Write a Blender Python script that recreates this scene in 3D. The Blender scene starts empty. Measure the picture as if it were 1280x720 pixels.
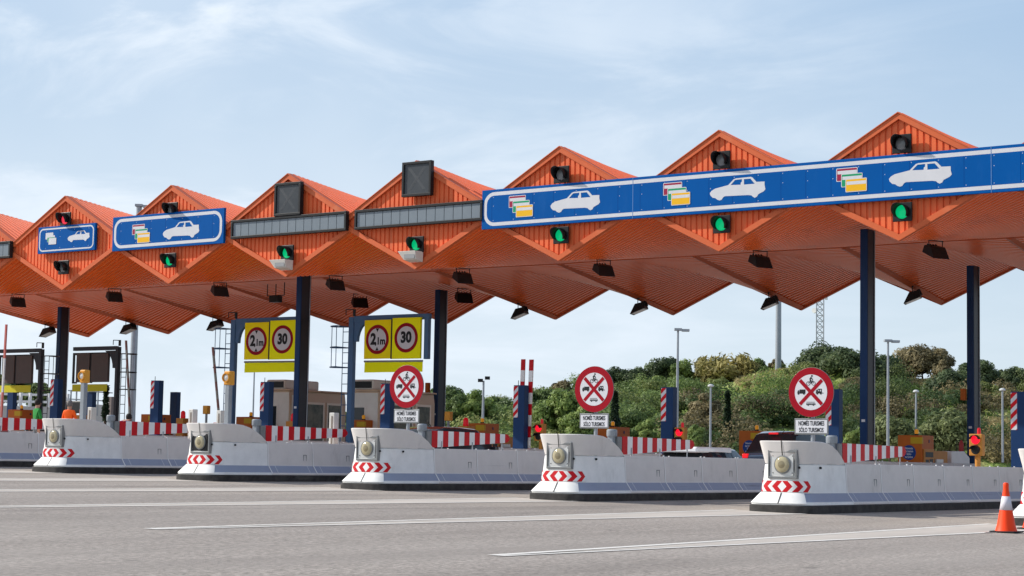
import bpy, bmesh, math, random
import numpy as np
from mathutils import Matrix, Vector
random.seed(7)
scene = bpy.context.scene
COL = scene.collection
R = math.radians

# ------------------------------------------------------------------ camera (surveyed from the photograph)
F, YAW, PITCH, ROLL, CAMZ = 2364.7, .6147, .0899, .0186, 1.18
cd = Vector((-math.sin(YAW)*math.cos(PITCH), math.cos(YAW)*math.cos(PITCH), math.sin(PITCH)))
cr = Vector((math.cos(YAW), math.sin(YAW), 0)); cu = cr.cross(cd)
cr2 = math.cos(ROLL)*cr + math.sin(ROLL)*cu
cu2 = -math.sin(ROLL)*cr + math.cos(ROLL)*cu
cam = bpy.data.cameras.new('camera'); cam.lens = F*36/1280; cam.sensor_width = 36
cam.clip_start = .1; cam.clip_end = 20000
co = bpy.data.objects.new('camera', cam); COL.objects.link(co)
M = Matrix.Identity(4)
for i in range(3):
    M[i][0], M[i][1], M[i][2] = cr2[i], cu2[i], -cd[i]
M[2][3] = CAMZ
co.matrix_world = M
scene.camera = co

def ray(x, y): return cd + cr2*((x-640)/F) - cu2*((y-360)/F)
def atY(x, y, Y):
    v = ray(x, y); t = Y/v.y
    return Vector((v.x*t, Y, CAMZ+v.z*t))
def atD(x, y, D):
    v = ray(x, y); return Vector((v.x*D, v.y*D, CAMZ+v.z*D))
def gz(X): return -.0177*(max(-95., min(25., X))+14.22)     # the plaza falls gently across its width
def xc(k): return -19.73-6*(k-1)                            # centre line of island k
TIP = 37.95
ISLX = .23                                                  # the islands' own centre lies a little right of their equipment line
AX = .03                                                    # the nose joint, lamp and chevrons sit a hand off centre

# ------------------------------------------------------------------ materials
MATS = {}
def mat(name, col, rough=.6, metal=0, col2=None, scale=6., amt=.5, bump=0, bscale=40, coat=0, emit=None, estr=0,
        streak=None, spec=.22, coords='Object', dist=.02, detail=6, dirt=()):
    if name in MATS: return MATS[name]
    m = bpy.data.materials.new(name); m.use_nodes = True
    nt = m.node_tree; b = nt.nodes['Principled BSDF']; L = nt.links.new
    b.inputs['Base Color'].default_value = (*col, 1); b.inputs['Roughness'].default_value = rough
    b.inputs['Metallic'].default_value = metal; b.inputs['Coat Weight'].default_value = coat
    b.inputs['Specular IOR Level'].default_value = spec
    tc = nt.nodes.new('ShaderNodeTexCoord')
    geo = nt.nodes.new('ShaderNodeNewGeometry'); src = geo.outputs['Position']     # world position, so no two copies are stained alike
    if col2 is not None:
        mp = nt.nodes.new('ShaderNodeMapping'); L(src, mp.inputs[0])
        if streak: mp.inputs['Scale'].default_value = streak
        n = nt.nodes.new('ShaderNodeTexNoise'); n.inputs['Scale'].default_value = scale; n.inputs['Detail'].default_value = detail
        n.inputs['Roughness'].default_value = .65
        L(mp.outputs[0], n.inputs['Vector'])
        r = nt.nodes.new('ShaderNodeMapRange'); r.inputs[1].default_value = .5-amt/2; r.inputs[2].default_value = .5+amt/2
        L(n.outputs['Fac'], r.inputs[0])
        mx = nt.nodes.new('ShaderNodeMix'); mx.data_type = 'RGBA'
        mx.inputs[6].default_value = (*col, 1); mx.inputs[7].default_value = (*col2, 1)
        L(r.outputs[0], mx.inputs[0]); L(mx.outputs[2], b.inputs['Base Color'])
        last = mx.outputs[2]
        for dcol, dscale, dst, lo, hi, amt_ in dirt:
            mp2 = nt.nodes.new('ShaderNodeMapping'); mp2.inputs['Scale'].default_value = dst; mp2.inputs['Location'].default_value = (3.1, 7.7, 1.3); L(src, mp2.inputs[0])
            n3 = nt.nodes.new('ShaderNodeTexNoise'); n3.inputs['Scale'].default_value = dscale; n3.inputs['Detail'].default_value = 7; n3.inputs['Roughness'].default_value = .7; L(mp2.outputs[0], n3.inputs['Vector'])
            r3 = nt.nodes.new('ShaderNodeMapRange'); r3.inputs[1].default_value = lo; r3.inputs[2].default_value = hi; r3.inputs[4].default_value = amt_; L(n3.outputs['Fac'], r3.inputs[0])
            m3 = nt.nodes.new('ShaderNodeMix'); m3.data_type = 'RGBA'; m3.inputs[7].default_value = (*dcol, 1); L(r3.outputs[0], m3.inputs[0]); L(last, m3.inputs[6]); last = m3.outputs[2]
        L(last, b.inputs['Base Color'])
    if bump:
        n2 = nt.nodes.new('ShaderNodeTexNoise'); n2.inputs['Scale'].default_value = bscale; n2.inputs['Detail'].default_value = 4
        L(src, n2.inputs['Vector'])
        bp = nt.nodes.new('ShaderNodeBump'); bp.inputs['Strength'].default_value = bump; bp.inputs['Distance'].default_value = dist
        L(n2.outputs['Fac'], bp.inputs['Height']); L(bp.outputs[0], b.inputs['Normal'])
    if emit:
        b.inputs['Emission Color'].default_value = (*emit, 1); b.inputs['Emission Strength'].default_value = estr
    MATS[name] = m
    return m

LIFT = 1.08
def leafmat(name, c1, c2, c3=None):
    m = bpy.data.materials.new(name); m.use_nodes = True
    nt = m.node_tree; b = nt.nodes['Principled BSDF']; L = nt.links.new
    b.inputs['Roughness'].default_value = .6; b.inputs['Specular IOR Level'].default_value = .25
    a = nt.nodes.new('ShaderNodeAttribute'); a.attribute_name = 'tone'
    rp = nt.nodes.new('ShaderNodeValToRGB')
    c1, c2, c3 = (tuple(v*LIFT for v in q) for q in (c1, c2, c3))
    e = rp.color_ramp.elements; e[0].color = (*c1, 1); e[1].color = (*c2, 1)
    if c3:
        x = e.new(.5); x.color = (*c3, 1)
    L(a.outputs['Fac'], rp.inputs[0]); L(rp.outputs[0], b.inputs['Base Color'])
    tr = nt.nodes.new('ShaderNodeBsdfTranslucent'); L(rp.outputs[0], tr.inputs[0])
    ms = nt.nodes.new('ShaderNodeMixShader'); ms.inputs[0].default_value = .40
    L(b.outputs[0], ms.inputs[1]); L(tr.outputs[0], ms.inputs[2])
    L(ms.outputs[0], nt.nodes['Material Output'].inputs[0])
    return m

ORANGE = mat('orange_cladding', (.84, .160, .052), .5, col2=(.73, .135, .044), scale=1.3, amt=.9, bump=.05, bscale=3, dirt=(((.40, .10, .045), 2.5, (1.5, 1, .12), .55, .75, .55), ((.62, .22, .11), 1.8, (1.2, 1, .15), .58, .75, .4)))
ORANGE_TRIM = mat('orange_trim', (.64, .130, .042), .5, col2=(.54, .110, .036), scale=2.2, amt=.8, dirt=(((.62, .22, .11), 1.1, (1, 1, 1), .56, .75, .5),))
SOFFIT = mat('orange_soffit', (.92, .175, .030), .28, col2=(.80, .14, .024), scale=.5, amt=.8, spec=.45, dirt=(((.34, .07, .03), .7, (1, .3, 1), .56, .76, .5),))
NAVY = mat('navy_paint', (.008, .030, .095), .42, col2=(.012, .037, .105), scale=2, amt=.7, spec=.15)
NAVY_DARK = mat('dark_navy_and_shade', (.030, .028, .034), .4, col2=(.02, .022, .032), scale=2, amt=.7)  # dark steel paint; on the column sides it paints their shade
STEELBLUE = mat('blue_grey_steel', (.075, .155, .29), .45, col2=(.06, .13, .25), scale=3, amt=.7)
CONC = mat('pale_concrete', (.70, .66, .625), .75, col2=(.58, .545, .515), scale=2.4, amt=.8, bump=.12, bscale=60, dirt=(((.20, .18, .16), 1.3, (1, 1, .45), .58, .76, .28), ((.10, .095, .09), 2.2, (1, .10, 5), .66, .74, .35)))
WHITEPAINT = mat('white_painted_concrete', (.80, .79, .76), .55, col2=(.66, .65, .62), scale=3, amt=.55, bump=.06, bscale=50, dirt=(((.30, .27, .24), 1.5, (1, 1, .5), .58, .78, .3), ((.12, .11, .10), 2.0, (.6, .6, 5), .66, .74, .3)))
SKIRT = mat('blue_grey_sky_tint_skirt', (.25, .285, .375), .5, col2=(.30, .33, .40), scale=3, amt=.8, bump=.05, dirt=(((.10, .10, .11), 2.2, (1, .14, 4), .60, .72, .55),))  # darker skirt paint, with the sky's reflected blue put into its colour
KERB = mat('black_kerb', (.020, .019, .019), .75, col2=(.065, .06, .056), scale=5, amt=.45, bump=.25, bscale=30, dirt=(((.16, .145, .13), 1.2, (1, .3, 2), .58, .72, .5),))
JOINT = mat('white_joint_glint_and_score', (.8, .79, .77), .6)  # paints the sunlit joint chamfers white; also colours the score lines
DARK = mat('black_plastic', (.012, .012, .013), .45, col2=(.02, .02, .02), scale=4)
RUBBER = mat('tyre_rubber', (.02, .02, .02), .8)
GREYFRAME = mat('grey_metal_frame', (.22, .225, .225), .45, metal=.3, col2=(.16, .165, .165), scale=5)
PLATE = mat('light_grey_plate', (.62, .62, .60), .4, metal=.2, col2=(.52, .52, .5), scale=5)
LENS = mat('cream_lamp_glass', (.42, .37, .24), .12, coat=.6, col2=(.34, .29, .17), scale=9)
RED = mat('red_paint', (.56, .003, .010), .5, col2=(.48, .004, .010), scale=3)
SIGNRED = mat('red_sign_film', (.31, .004, .014), .5, col2=(.28, .005, .014), scale=2, spec=.1)
WHITE = mat('white_paint', (.80, .79, .77), .42, col2=(.70, .69, .67), scale=3)
SIGNWHITE = mat('white_sign_film', (.62, .62, .64), .5, col2=(.56, .56, .58), scale=2)
BLUE = mat('blue_sign_film', (.0003, .088, .33), .5, col2=(.0003, .077, .29), scale=.6, amt=.6, spec=.05, dirt=(((.02, .12, .36), 1.2, (1, 1, .3), .55, .75, .4),))
BLACK = mat('black_print', (.012, .012, .014), .5)
YELLOW = mat('fluorescent_yellow_film', (.97, .96, .004), .5, col2=(.94, .93, .004), scale=2, spec=.1)
YELLOW2 = mat('amber_yellow_film', (.97, .80, .004), .5, col2=(.94, .76, .004), scale=2, spec=.1)
YELLOWSIDE = mat('ochre_yellow_label', (.52, .33, .012), .5)
GREENCARD = mat('green_print', (.005, .28, .12), .45)
REDCARD = mat('dark_red_print', (.30, .012, .05), .45)
GOLD = mat('golden_print', (.78, .42, .01), .45)
GREENLAMP = mat('green_signal_lens', (.005, .30, .12), .2, emit=(.0, .62, .22), estr=.45)
REDLAMP = mat('red_signal_lens', (.6, .01, .03), .2, emit=(1, .01, .03), estr=.75)
REDLAMP_DIM = mat('pink_red_signal_lens', (.6, .03, .06), .2, emit=(1, .05, .09), estr=.5)
GREYLENS = mat('unlit_signal_lens', (.20, .21, .22), .12, coat=.5)
DISPLAY = mat('grey_display_cells', (.17, .20, .225), .28, col2=(.21, .24, .265), scale=1.2, amt=.9)
DISPLAY_DARK = mat('dark_display_glass', (.045, .05, .055), .25, col2=(.075, .08, .085), scale=2.5, amt=.6)
MACHINE = mat('orange_brown_paint', (.50, .125, .012), .5, col2=(.43, .105, .01), scale=3)
MACHINE2 = mat('ochre_paint', (.52, .22, .04), .5, col2=(.45, .19, .035), scale=3)
AMBER = mat('amber_beacon', (.75, .33, .01), .2, emit=(.9, .35, .01), estr=.12)
AMBERBODY = mat('amber_signal_body', (.62, .28, .035), .5)
REDBEACON = mat('red_beacon', (.5, .01, .015), .2, emit=(.8, .01, .02), estr=.15)
GALV = mat('galvanised_steel', (.36, .38, .40), .42, metal=.55, col2=(.28, .30, .32), scale=4)
POSTGREY = mat('grey_post_paint', (.26, .28, .30), .5, col2=(.21, .23, .25), scale=3)
BOOTH = mat('grey_beige_booth_panel', (.76, .735, .68), .5, col2=(.64, .615, .565), scale=2, amt=.7)
BOOTH2 = mat('tan_booth_panel', (.66, .49, .35), .5, col2=(.56, .41, .285), scale=1.6, amt=.7)
BROWN = mat('brown_sign_back', (.10, .075, .066), .5, col2=(.075, .058, .052), scale=1.6, amt=.7)
OLIVE = mat('dull_yellow_flap', (.55, .52, .012), .5)
GLASS = mat('dark_window_glass', (.02, .025, .03), .06, coat=.3)
CABINET = mat('off_white_cabinet', (.62, .60, .55), .5, col2=(.52, .5, .46), scale=3)
FLOODGLASS = mat('floodlight_glass', (.30, .30, .30), .15)
LIGHTHOUSING = mat('cream_housing', (.62, .58, .52), .5)
BARK = mat('bark', (.10, .075, .055), .9, col2=(.06, .045, .035), scale=8)
CARBLUE = mat('dark_blue_car_paint', (.035, .055, .095), .25, metal=.35, coat=1)
CARWHITE = mat('white_car_paint', (.74, .74, .75), .3, coat=1)
CARBLACK = mat('black_car_paint', (.014, .012, .016), .2, coat=1)
TAIL = mat('red_tail_lamp', (.5, .01, .015), .2, emit=(.9, .02, .03), estr=.5)
SKIN = mat('skin', (.42, .24, .17), .6)
HAIR = mat('dark_hair', (.02, .016, .014), .7)
GREYHAIR = mat('grey_hair', (.16, .14, .13), .7)
CLOTH_G = mat('green_cloth', (.02, .20, .035), .85)
CLOTH_GREY = mat('grey_cloth', (.14, .14, .14), .85)
CLOTH_O = mat('orange_vest_cloth', (.95, .12, .012), .75)
CLOTH_P = mat('purple_cloth', (.12, .09, .26), .85)
CONEORANGE = mat('orange_cone_plastic', (.95, .06, .008), .5, col2=(.88, .055, .008), scale=6)
CONEBAND = mat('reflective_band', (.62, .58, .62), .4)
WALLWHITE = mat('weathered_white_wall', (.50, .48, .45), .8, col2=(.40, .385, .36), scale=1.4)

# ------------------------------------------------------------------ mesh builder
class MB:
    def __init__(s): s.v = []; s.f = []; s.m = []
    def raw(s, vs, fs, m=0):
        o = len(s.v); s.v += [tuple(p) for p in vs]
        for f in fs: s.f.append(tuple(i+o for i in f)); s.m.append(m)
        return s
    def box(s, x0, x1, y0, y1, z0, z1, m=0):
        vs = [(x, y, z) for z in (z0, z1) for y in (y0, y1) for x in (x0, x1)]
        return s.raw(vs, [(0, 2, 3, 1), (4, 5, 7, 6), (0, 1, 5, 4), (2, 6, 7, 3), (0, 4, 6, 2), (1, 3, 7, 5)], m)
    def prism(s, poly, axis, a0, a1, m=0):
        n = len(poly)
        def P(p, a):
            return {'y': (p[0], a, p[1]), 'x': (a, p[0], p[1]), 'z': (p[0], p[1], a)}[axis]
        vs = [P(p, a0) for p in poly]+[P(p, a1) for p in poly]
        fs = [tuple(range(n))[::-1], tuple(range(n, 2*n))]+[(i, (i+1) % n, n+(i+1) % n, n+i) for i in range(n)]
        return s.raw(vs, fs, m)
    def tube(s, p0, p1, r0, r1=None, n=10, m=0):
        r1 = r0 if r1 is None else r1
        p0, p1 = Vector(p0), Vector(p1); d = (p1-p0).normalized()
        a = d.orthogonal().normalized(); b = d.cross(a)
        vs = [p+(a*math.cos(t)+b*math.sin(t))*r for p, r in ((p0, r0), (p1, r1)) for t in [2*math.pi*i/n for i in range(n)]]
        fs = [(i, (i+1) % n, n+(i+1) % n, n+i) for i in range(n)]+[tuple(range(n))[::-1], tuple(range(n, 2*n))]
        return s.raw(vs, fs, m)
    def path(s, pts, r, n=8, m=0):
        for a, b in zip(pts, pts[1:]): s.tube(a, b, r, r, n, m)
        return s
    def lathe(s, prof, c=(0, 0, 0), axis='z', n=20, m=0):
        c = Vector(c); vs = []; k = len(prof)
        for i in range(n):
            t = 2*math.pi*i/n
            for r, h in prof:
                x, y = r*math.cos(t), r*math.sin(t)
                vs.append(c+Vector({'z': (x, y, h), 'y': (x, h, y), 'x': (h, x, y)}[axis]))
        fs = [(i*k+j, ((i+1) % n)*k+j, ((i+1) % n)*k+j+1, i*k+j+1) for i in range(n) for j in range(k-1)]
        s.raw(vs, fs, m)
        if prof[0][0] > 1e-4: s.f.append(tuple(len(s.v)-n*k+i*k for i in range(n))); s.m.append(m)
        if prof[-1][0] > 1e-4: s.f.append(tuple(len(s.v)-n*k+i*k+k-1 for i in range(n))); s.m.append(m)
        return s
    def flat(s, poly, y, m=0, holes=()):          # polygon facing -Y at depth y, points (x,z); tessellated
        bm_poly = [[Vector((p[0], p[1], 0)) for p in poly]]+[[Vector((p[0], p[1], 0)) for p in h] for h in holes]
        from mathutils.geometry import tessellate_polygon
        tri = tessellate_polygon(bm_poly); pts = [p for q in bm_poly for p in q]
        vs = [(p.x, y, p.y) for p in pts]; fs = []
        for t in tri:
            a, b, c = (pts[i] for i in t)
            cr_ = (b.x-a.x)*(c.y-a.y)-(b.y-a.y)*(c.x-a.x)
            fs.append(tuple(t) if cr_ > 0 else tuple(t)[::-1])
        return s.raw(vs, fs, m)
    def text(s, body, x, z, y, size, sx=1., m=0, bold=0., align='CENTER', axis='y'):
        cu_ = bpy.data.curves.new('lettering', 'FONT'); cu_.body = body; cu_.size = size; cu_.align_x = align; cu_.align_y = 'CENTER'
        cu_.offset = bold; cu_.resolution_u = 3
        o = bpy.data.objects.new('lettering', cu_); COL.objects.link(o)
        dg = bpy.context.evaluated_depsgraph_get(); me = o.evaluated_get(dg).to_mesh()
        vs = [(x+v.co.x*sx, y, z+v.co.y) for v in me.vertices]
        fs = [tuple(p.vertices) for p in me.polygons]
        s.raw(vs, fs, m)
        o.evaluated_get(dg).to_mesh_clear(); bpy.data.objects.remove(o); bpy.data.curves.remove(cu_)
        return s
    def build(s, name, mats, parent=None, loc=None, smooth=False, bevel=0, fix=True):
        me = bpy.data.meshes.new(name); me.from_pydata(s.v, [], s.f); me.update()
        if not isinstance(mats, (list, tuple)): mats = [mats]
        for m in mats: me.materials.append(m)
        me.polygons.foreach_set('material_index', s.m)
        if fix:
            bm = bmesh.new(); bm.from_mesh(me); bmesh.ops.recalc_face_normals(bm, faces=bm.faces); bm.to_mesh(me); bm.free()
        if smooth:
            me.polygons.foreach_set('use_smooth', [True]*len(me.polygons))
            if smooth != 'all': me.set_sharp_from_angle(angle=R(38))
        o = bpy.data.objects.new(name, me); COL.objects.link(o)
        if parent: o.parent = parent
        if loc: o.location = loc
        if bevel:
            b = o.modifiers.new('bevel', 'BEVEL'); b.width = bevel; b.segments = 2; b.limit_method = 'ANGLE'; b.angle_limit = R(40)
        return o

def tag(o, label=None, cat=None, group=None, kind=None):
    if label: o['label'] = label
    if cat: o['category'] = cat
    if group: o['group'] = group
    if kind: o['kind'] = kind
    return o
def empty(name, loc=(0, 0, 0), label=None, cat=None, group=None, rz=0):
    o = bpy.data.objects.new(name, None); COL.objects.link(o); o.location = loc; o.rotation_euler = (0, 0, rz); o.empty_display_size = .2
    return tag(o, label, cat, group)
def copy_tree(o, loc=None, label=None, parent=None):
    c = o.copy(); COL.objects.link(c)
    if parent: c.parent = parent
    if loc is not None: c.location = loc
    if label: c['label'] = label
    for ch in list(o.children): copy_tree(ch, parent=c)
    return c

# ------------------------------------------------------------------ world and sun
w = bpy.data.worlds.new('World'); scene.world = w; w.use_nodes = True
nt = w.node_tree; L = nt.links.new
bg = nt.nodes['Background']; bg.inputs[1].default_value = .146
sky = nt.nodes.new('ShaderNodeTexSky'); sky.sky_type = 'NISHITA'; sky.sun_disc = False
SUN = Vector((-1.42, -.52, 1)).normalized()
sky.sun_elevation = math.asin(SUN.z); sky.sun_rotation = math.atan2(SUN.x, SUN.y) % (2*math.pi)
sky.air_density = 1.0; sky.dust_density = .5; sky.ozone_density = 2.0
tc = nt.nodes.new('ShaderNodeTexCoord')
mp = nt.nodes.new('ShaderNodeMapping'); mp.inputs['Rotation'].default_value = (0, R(14), R(35)); mp.inputs['Scale'].default_value = (1.0, 3.2, 7.0)
L(tc.outputs['Generated'], mp.inputs[0])
n1 = nt.nodes.new('ShaderNodeTexNoise'); n1.inputs['Scale'].default_value = 2.6; n1.inputs['Detail'].default_value = 9; n1.inputs['Roughness'].default_value = .6
n1.inputs['Distortion'].default_value = .7
L(mp.outputs[0], n1.inputs['Vector'])
r1 = nt.nodes.new('ShaderNodeMapRange'); r1.inputs[1].default_value = .44; r1.inputs[2].default_value = .70; r1.interpolation_type = 'SMOOTHSTEP'
L(n1.outputs['Fac'], r1.inputs[0])
# a broad veil, thicker to the left of the view, so the cirrus comes in banks; and the pale haze low in the sky
n2 = nt.nodes.new('ShaderNodeTexNoise'); n2.inputs['Scale'].default_value = 4.5; n2.inputs['Detail'].default_value = 4
L(tc.outputs['Generated'], n2.inputs['Vector'])
dp = nt.nodes.new('ShaderNodeVectorMath'); dp.operation = 'DOT_PRODUCT'; L(tc.outputs['Generated'], dp.inputs[0]); dp.inputs[1].default_value = (-cr.x, -cr.y, 0)
def wmap(src, a, b, c, d, smooth=True):
    r = nt.nodes.new('ShaderNodeMapRange'); r.inputs[1].default_value = a; r.inputs[2].default_value = b; r.inputs[3].default_value = c; r.inputs[4].default_value = d
    if smooth: r.interpolation_type = 'SMOOTHSTEP'
    L(src, r.inputs[0]); return r.outputs[0]
def wmath(op, a, b):
    m = nt.nodes.new('ShaderNodeMath'); m.operation = op
    for q, v in enumerate((a, b)):
        if isinstance(v, (int, float)): m.inputs[q].default_value = v
        else: L(v, m.inputs[q])
    return m.outputs[0]
veil = wmath('MULTIPLY', wmap(dp.outputs['Value'], -.30, .12, .16, 1), wmap(n2.outputs['Fac'], .25, .65, .45, 1))
cloud = wmath('ADD', wmath('MULTIPLY', veil, .50), wmath('MULTIPLY', wmath('MULTIPLY', r1.outputs[0], veil), .80))
sp = nt.nodes.new('ShaderNodeSeparateXYZ'); L(tc.outputs['Generated'], sp.inputs[0])
haze = wmap(sp.outputs['Z'], .20, .55, .93, .0)
m0 = nt.nodes.new('ShaderNodeMix'); m0.data_type = 'RGBA'; m0.inputs[6].default_value = (3.05, 3.62, 4.12, 1); m0.inputs[7].default_value = (1.80, 2.62, 3.66, 1); L(wmap(sp.outputs['Z'], .03, .27, 0, 1), m0.inputs[0])
m1 = nt.nodes.new('ShaderNodeMix'); m1.data_type = 'RGBA'; L(m0.outputs[2], m1.inputs[7]); L(haze, m1.inputs[0]); L(sky.outputs[0], m1.inputs[6])
mix = nt.nodes.new('ShaderNodeMix'); mix.data_type = 'RGBA'; mix.inputs[7].default_value = (4.2, 4.62, 5.1, 1)
L(cloud, mix.inputs[0]); L(m1.outputs[2], mix.inputs[6]); L(mix.outputs[2], bg.inputs[0])
sl = bpy.data.lights.new('sun', 'SUN'); sl.energy = 4.1; sl.angle = R(.55); sl.color = (1, .955, .88)
so = bpy.data.objects.new('sun', sl); COL.objects.link(so); so.rotation_euler = (-SUN).to_track_quat('-Z', 'Y').to_euler(); so.location = (-60, -20, 60)
vs_ = scene.view_settings; vs_.view_transform = 'Standard'; vs_.look = 'None'; vs_.exposure = .5; vs_.gamma = 1

# ------------------------------------------------------------------ ground
def asphalt():
    m = bpy.data.materials.new('worn_asphalt'); m.use_nodes = True
    nt = m.node_tree; b = nt.nodes['Principled BSDF']; L = nt.links.new
    b.inputs['Roughness'].default_value = .85; b.inputs['Specular IOR Level'].default_value = .3
    g = nt.nodes.new('ShaderNodeNewGeometry')
    def noise(scale, sc=(1, 1, 1), det=5, rough=.6):
        mp = nt.nodes.new('ShaderNodeMapping'); mp.inputs['Scale'].default_value = sc; L(g.outputs['Position'], mp.inputs[0])
        n = nt.nodes.new('ShaderNodeTexNoise'); n.inputs['Scale'].default_value = scale; n.inputs['Detail'].default_value = det; n.inputs['Roughness'].default_value = rough
        L(mp.outputs[0], n.inputs['Vector']); return n.outputs['Fac']
    def rng(s, a, b_, c, d):
        r = nt.nodes.new('ShaderNodeMapRange'); r.inputs[1].default_value = a; r.inputs[2].default_value = b_; r.inputs[3].default_value = c; r.inputs[4].default_value = d
        L(s, r.inputs[0]); return r.outputs[0]
    def mixc(f, a, b_):
        x = nt.nodes.new('ShaderNodeMix'); x.data_type = 'RGBA'; L(f, x.inputs[0])
        for i, c in ((6, a), (7, b_)):
            if isinstance(c, tuple): x.inputs[i].default_value = (*c, 1)
            else: L(c, x.inputs[i])
        return x.outputs[2]
    g1 = noise(15, det=4, rough=.85); g2 = noise(38, (1, .22, 1), 2)
    gm = nt.nodes.new('ShaderNodeMath'); gm.operation = 'MULTIPLY_ADD'; L(g2, gm.inputs[0]); gm.inputs[1].default_value = .8; L(g1, gm.inputs[2])
    fine = mixc(rng(gm.outputs[0], .60, 1.2, 0, 1), (.070, .060, .051), (.50, .437, .385))
    streak = mixc(rng(noise(.9, (1, .045, 1), 5), .40, .68, 0, .42), fine, (.17, .148, .13))
    streak = mixc(rng(noise(.33, (1, .02, 1), 3), .48, .62, 0, .30), streak, (.14, .122, .108))
    patch = mixc(rng(noise(.22, (1, .3, 1), 4), .45, .75, 0, .4), streak, (.37, .33, .295))
    # dusty pale apron just before and between the islands
    sep = nt.nodes.new('ShaderNodeSeparateXYZ'); L(g.outputs['Position'], sep.inputs[0])
    ap = rng(sep.outputs['Y'], 30, 38.5, 0, .55)
    mm = nt.nodes.new('ShaderNodeMath'); mm.operation = 'MULTIPLY'; L(ap, mm.inputs[0]); L(rng(noise(.55, (1, .35, 1), 5), .38, .62, 0, 1), mm.inputs[1])
    dust = mixc(mm.outputs[0], patch, (.40, .34, .28))
    spot = mixc(rng(noise(1.3, (1, .5, 1), det=5), .66, .74, 0, .55), dust, (.09, .08, .07))
    spot = mixc(rng(noise(.6, (1, .12, 1), det=6), .62, .72, 0, .4), spot, (.12, .10, .088))
    L(spot, b.inputs['Base Color'])
    n = nt.nodes.new('ShaderNodeTexNoise'); n.inputs['Scale'].default_value = 60; L(g.outputs['Position'], n.inputs['Vector'])
    bp = nt.nodes.new('ShaderNodeBump'); bp.inputs['Strength'].default_value = .55; bp.inputs['Distance'].default_value = .02
    L(n.outputs['Fac'], bp.inputs['Height']); L(bp.outputs[0], b.inputs['Normal'])
    return m
xs = [-9000, -3000, -900, -300, -95, -60, -30, 0, 25, 60, 300, 1500, 6000]; ys = [-400, -60, 0, 30, 60, 100, 200, 800, 3000, 9000]
g = MB(); vs = [(x, y, gz(x)) for y in ys for x in xs]; nx = len(xs)
g.raw(vs, [(j*nx+i, j*nx+i+1, (j+1)*nx+i+1, (j+1)*nx+i) for j in range(len(ys)-1) for i in range(nx-1)])
tag(g.build('road', asphalt()), kind='structure')

# painted gores in front of every island nose
GOREFILL = mat('pale_gore_surface', (.56, .50, .44), .8, col2=(.33, .295, .26), scale=1.3, amt=.7, coords='Object', streak=(1, .18, 1))
LINE = mat('worn_white_road_paint', (.80, .77, .72), .7, col2=(.48, .45, .41), scale=3.0, amt=.7, streak=(1, .25, 1))
for k in range(0, 9):
    x = xc(k); a = MB(); b_ = MB()
    def strip(mb, x0a, x1a, x0b, x1b, y0, y1, h, n=14):
        for i in range(n):
            t0, t1 = i/n, (i+1)/n
            q = []
            for t, first in ((t0, 1), (t0, 0), (t1, 0), (t1, 1)):
                X = (x0a+(x0b-x0a)*t) if first else (x1a+(x1b-x1a)*t)
                q.append((X, y0+(y1-y0)*t, gz(X)+h))
            mb.raw(q, [(0, 1, 2, 3)])
    ax = x+.12
    strip(a, ax, ax+.02, x-.86, x+.80, 20.5, TIP+.3, .004)
    strip(b_, ax-.10, ax+.05, x-.98, x-.83, 19, TIP+.2, .008)
    strip(b_, ax+.051, ax+.16, x+.78, x+.93, 19, TIP+.2, .008)
    tag(a.build('road_gore', GOREFILL), kind='structure')
    tag(b_.build('road_marking', LINE), kind='structure')

SEAL = mat('dark_crack_sealant', (.035, .032, .030), .5)
mb = MB(); rr_ = random.Random(21)
for (x, y, n, ang) in ((-13.0, 33.6, 9, 1.45), (-24.5, 24.0, 16, 1.35), (-33.0, 27.0, 18, 1.7)):
    for i in range(n):
        x2, y2 = x+math.cos(ang)*.7+rr_.uniform(-.12, .12), y+math.sin(ang)*.7; w_ = rr_.uniform(.012, .03)
        mb.raw([(x-w_, y, gz(x)+.012), (x+w_, y, gz(x)+.012), (x2+w_, y2, gz(x2)+.012), (x2-w_, y2, gz(x2)+.012)], [(0, 1, 2, 3)]); x, y = x2, y2
tag(mb.build('road_crack', SEAL), kind='structure')
# ------------------------------------------------------------------ toll islands
def outline(inset, yend, N=44, A=.77):
    a = A-inset
    yb = inset+.6
    pts = [(a, yend-(yend-yb)*i/6) for i in range(6)] if yend < 3 else [(a, yend)]
    for i in range(N+1):
        t = math.pi*i/N
        c, s_ = math.cos(t), math.sin(t)
        b, n = (.60, 3.2) if c >= 0 else (.36, 4.2)          # soft right corner, tighter left corner
        pts.append((a*math.copysign(abs(c)**(2/n), c), inset+b-b*abs(s_)**(2/n)))
    pts += [(-a, yend-(yend-yb)*i/6) for i in range(5, -1, -1)] if yend < 3 else [(-a, yend)]
    return pts
YE = 2.45; YL = 26.
def loft(mb, rows, m=0, mfun=None):
    o = len(mb.v); n = len(rows[0])
    for r_ in rows: mb.v += r_
    for j in range(len(rows)-1):
        for i in range(n-1):
            mb.f.append((o+j*n+i, o+j*n+i+1, o+(j+1)*n+i+1, o+(j+1)*n+i)); mb.m.append(mfun(i, j) if mfun else m)
    return o
def ztop(y):
    P = [(-9, 1.59), (.95, 1.59)]+[(.95+1.5*u, 1.10+.49*(1-u**2.3)) for u in (.15, .3, .45, .6, .7, .8, .9)]+[(YE, 1.10), (99, 1.10)]
    for (a, za), (b, zb) in zip(P, P[1:]):
        if a <= y <= b: return za+(zb-za)*(y-a)/(b-a)

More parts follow.
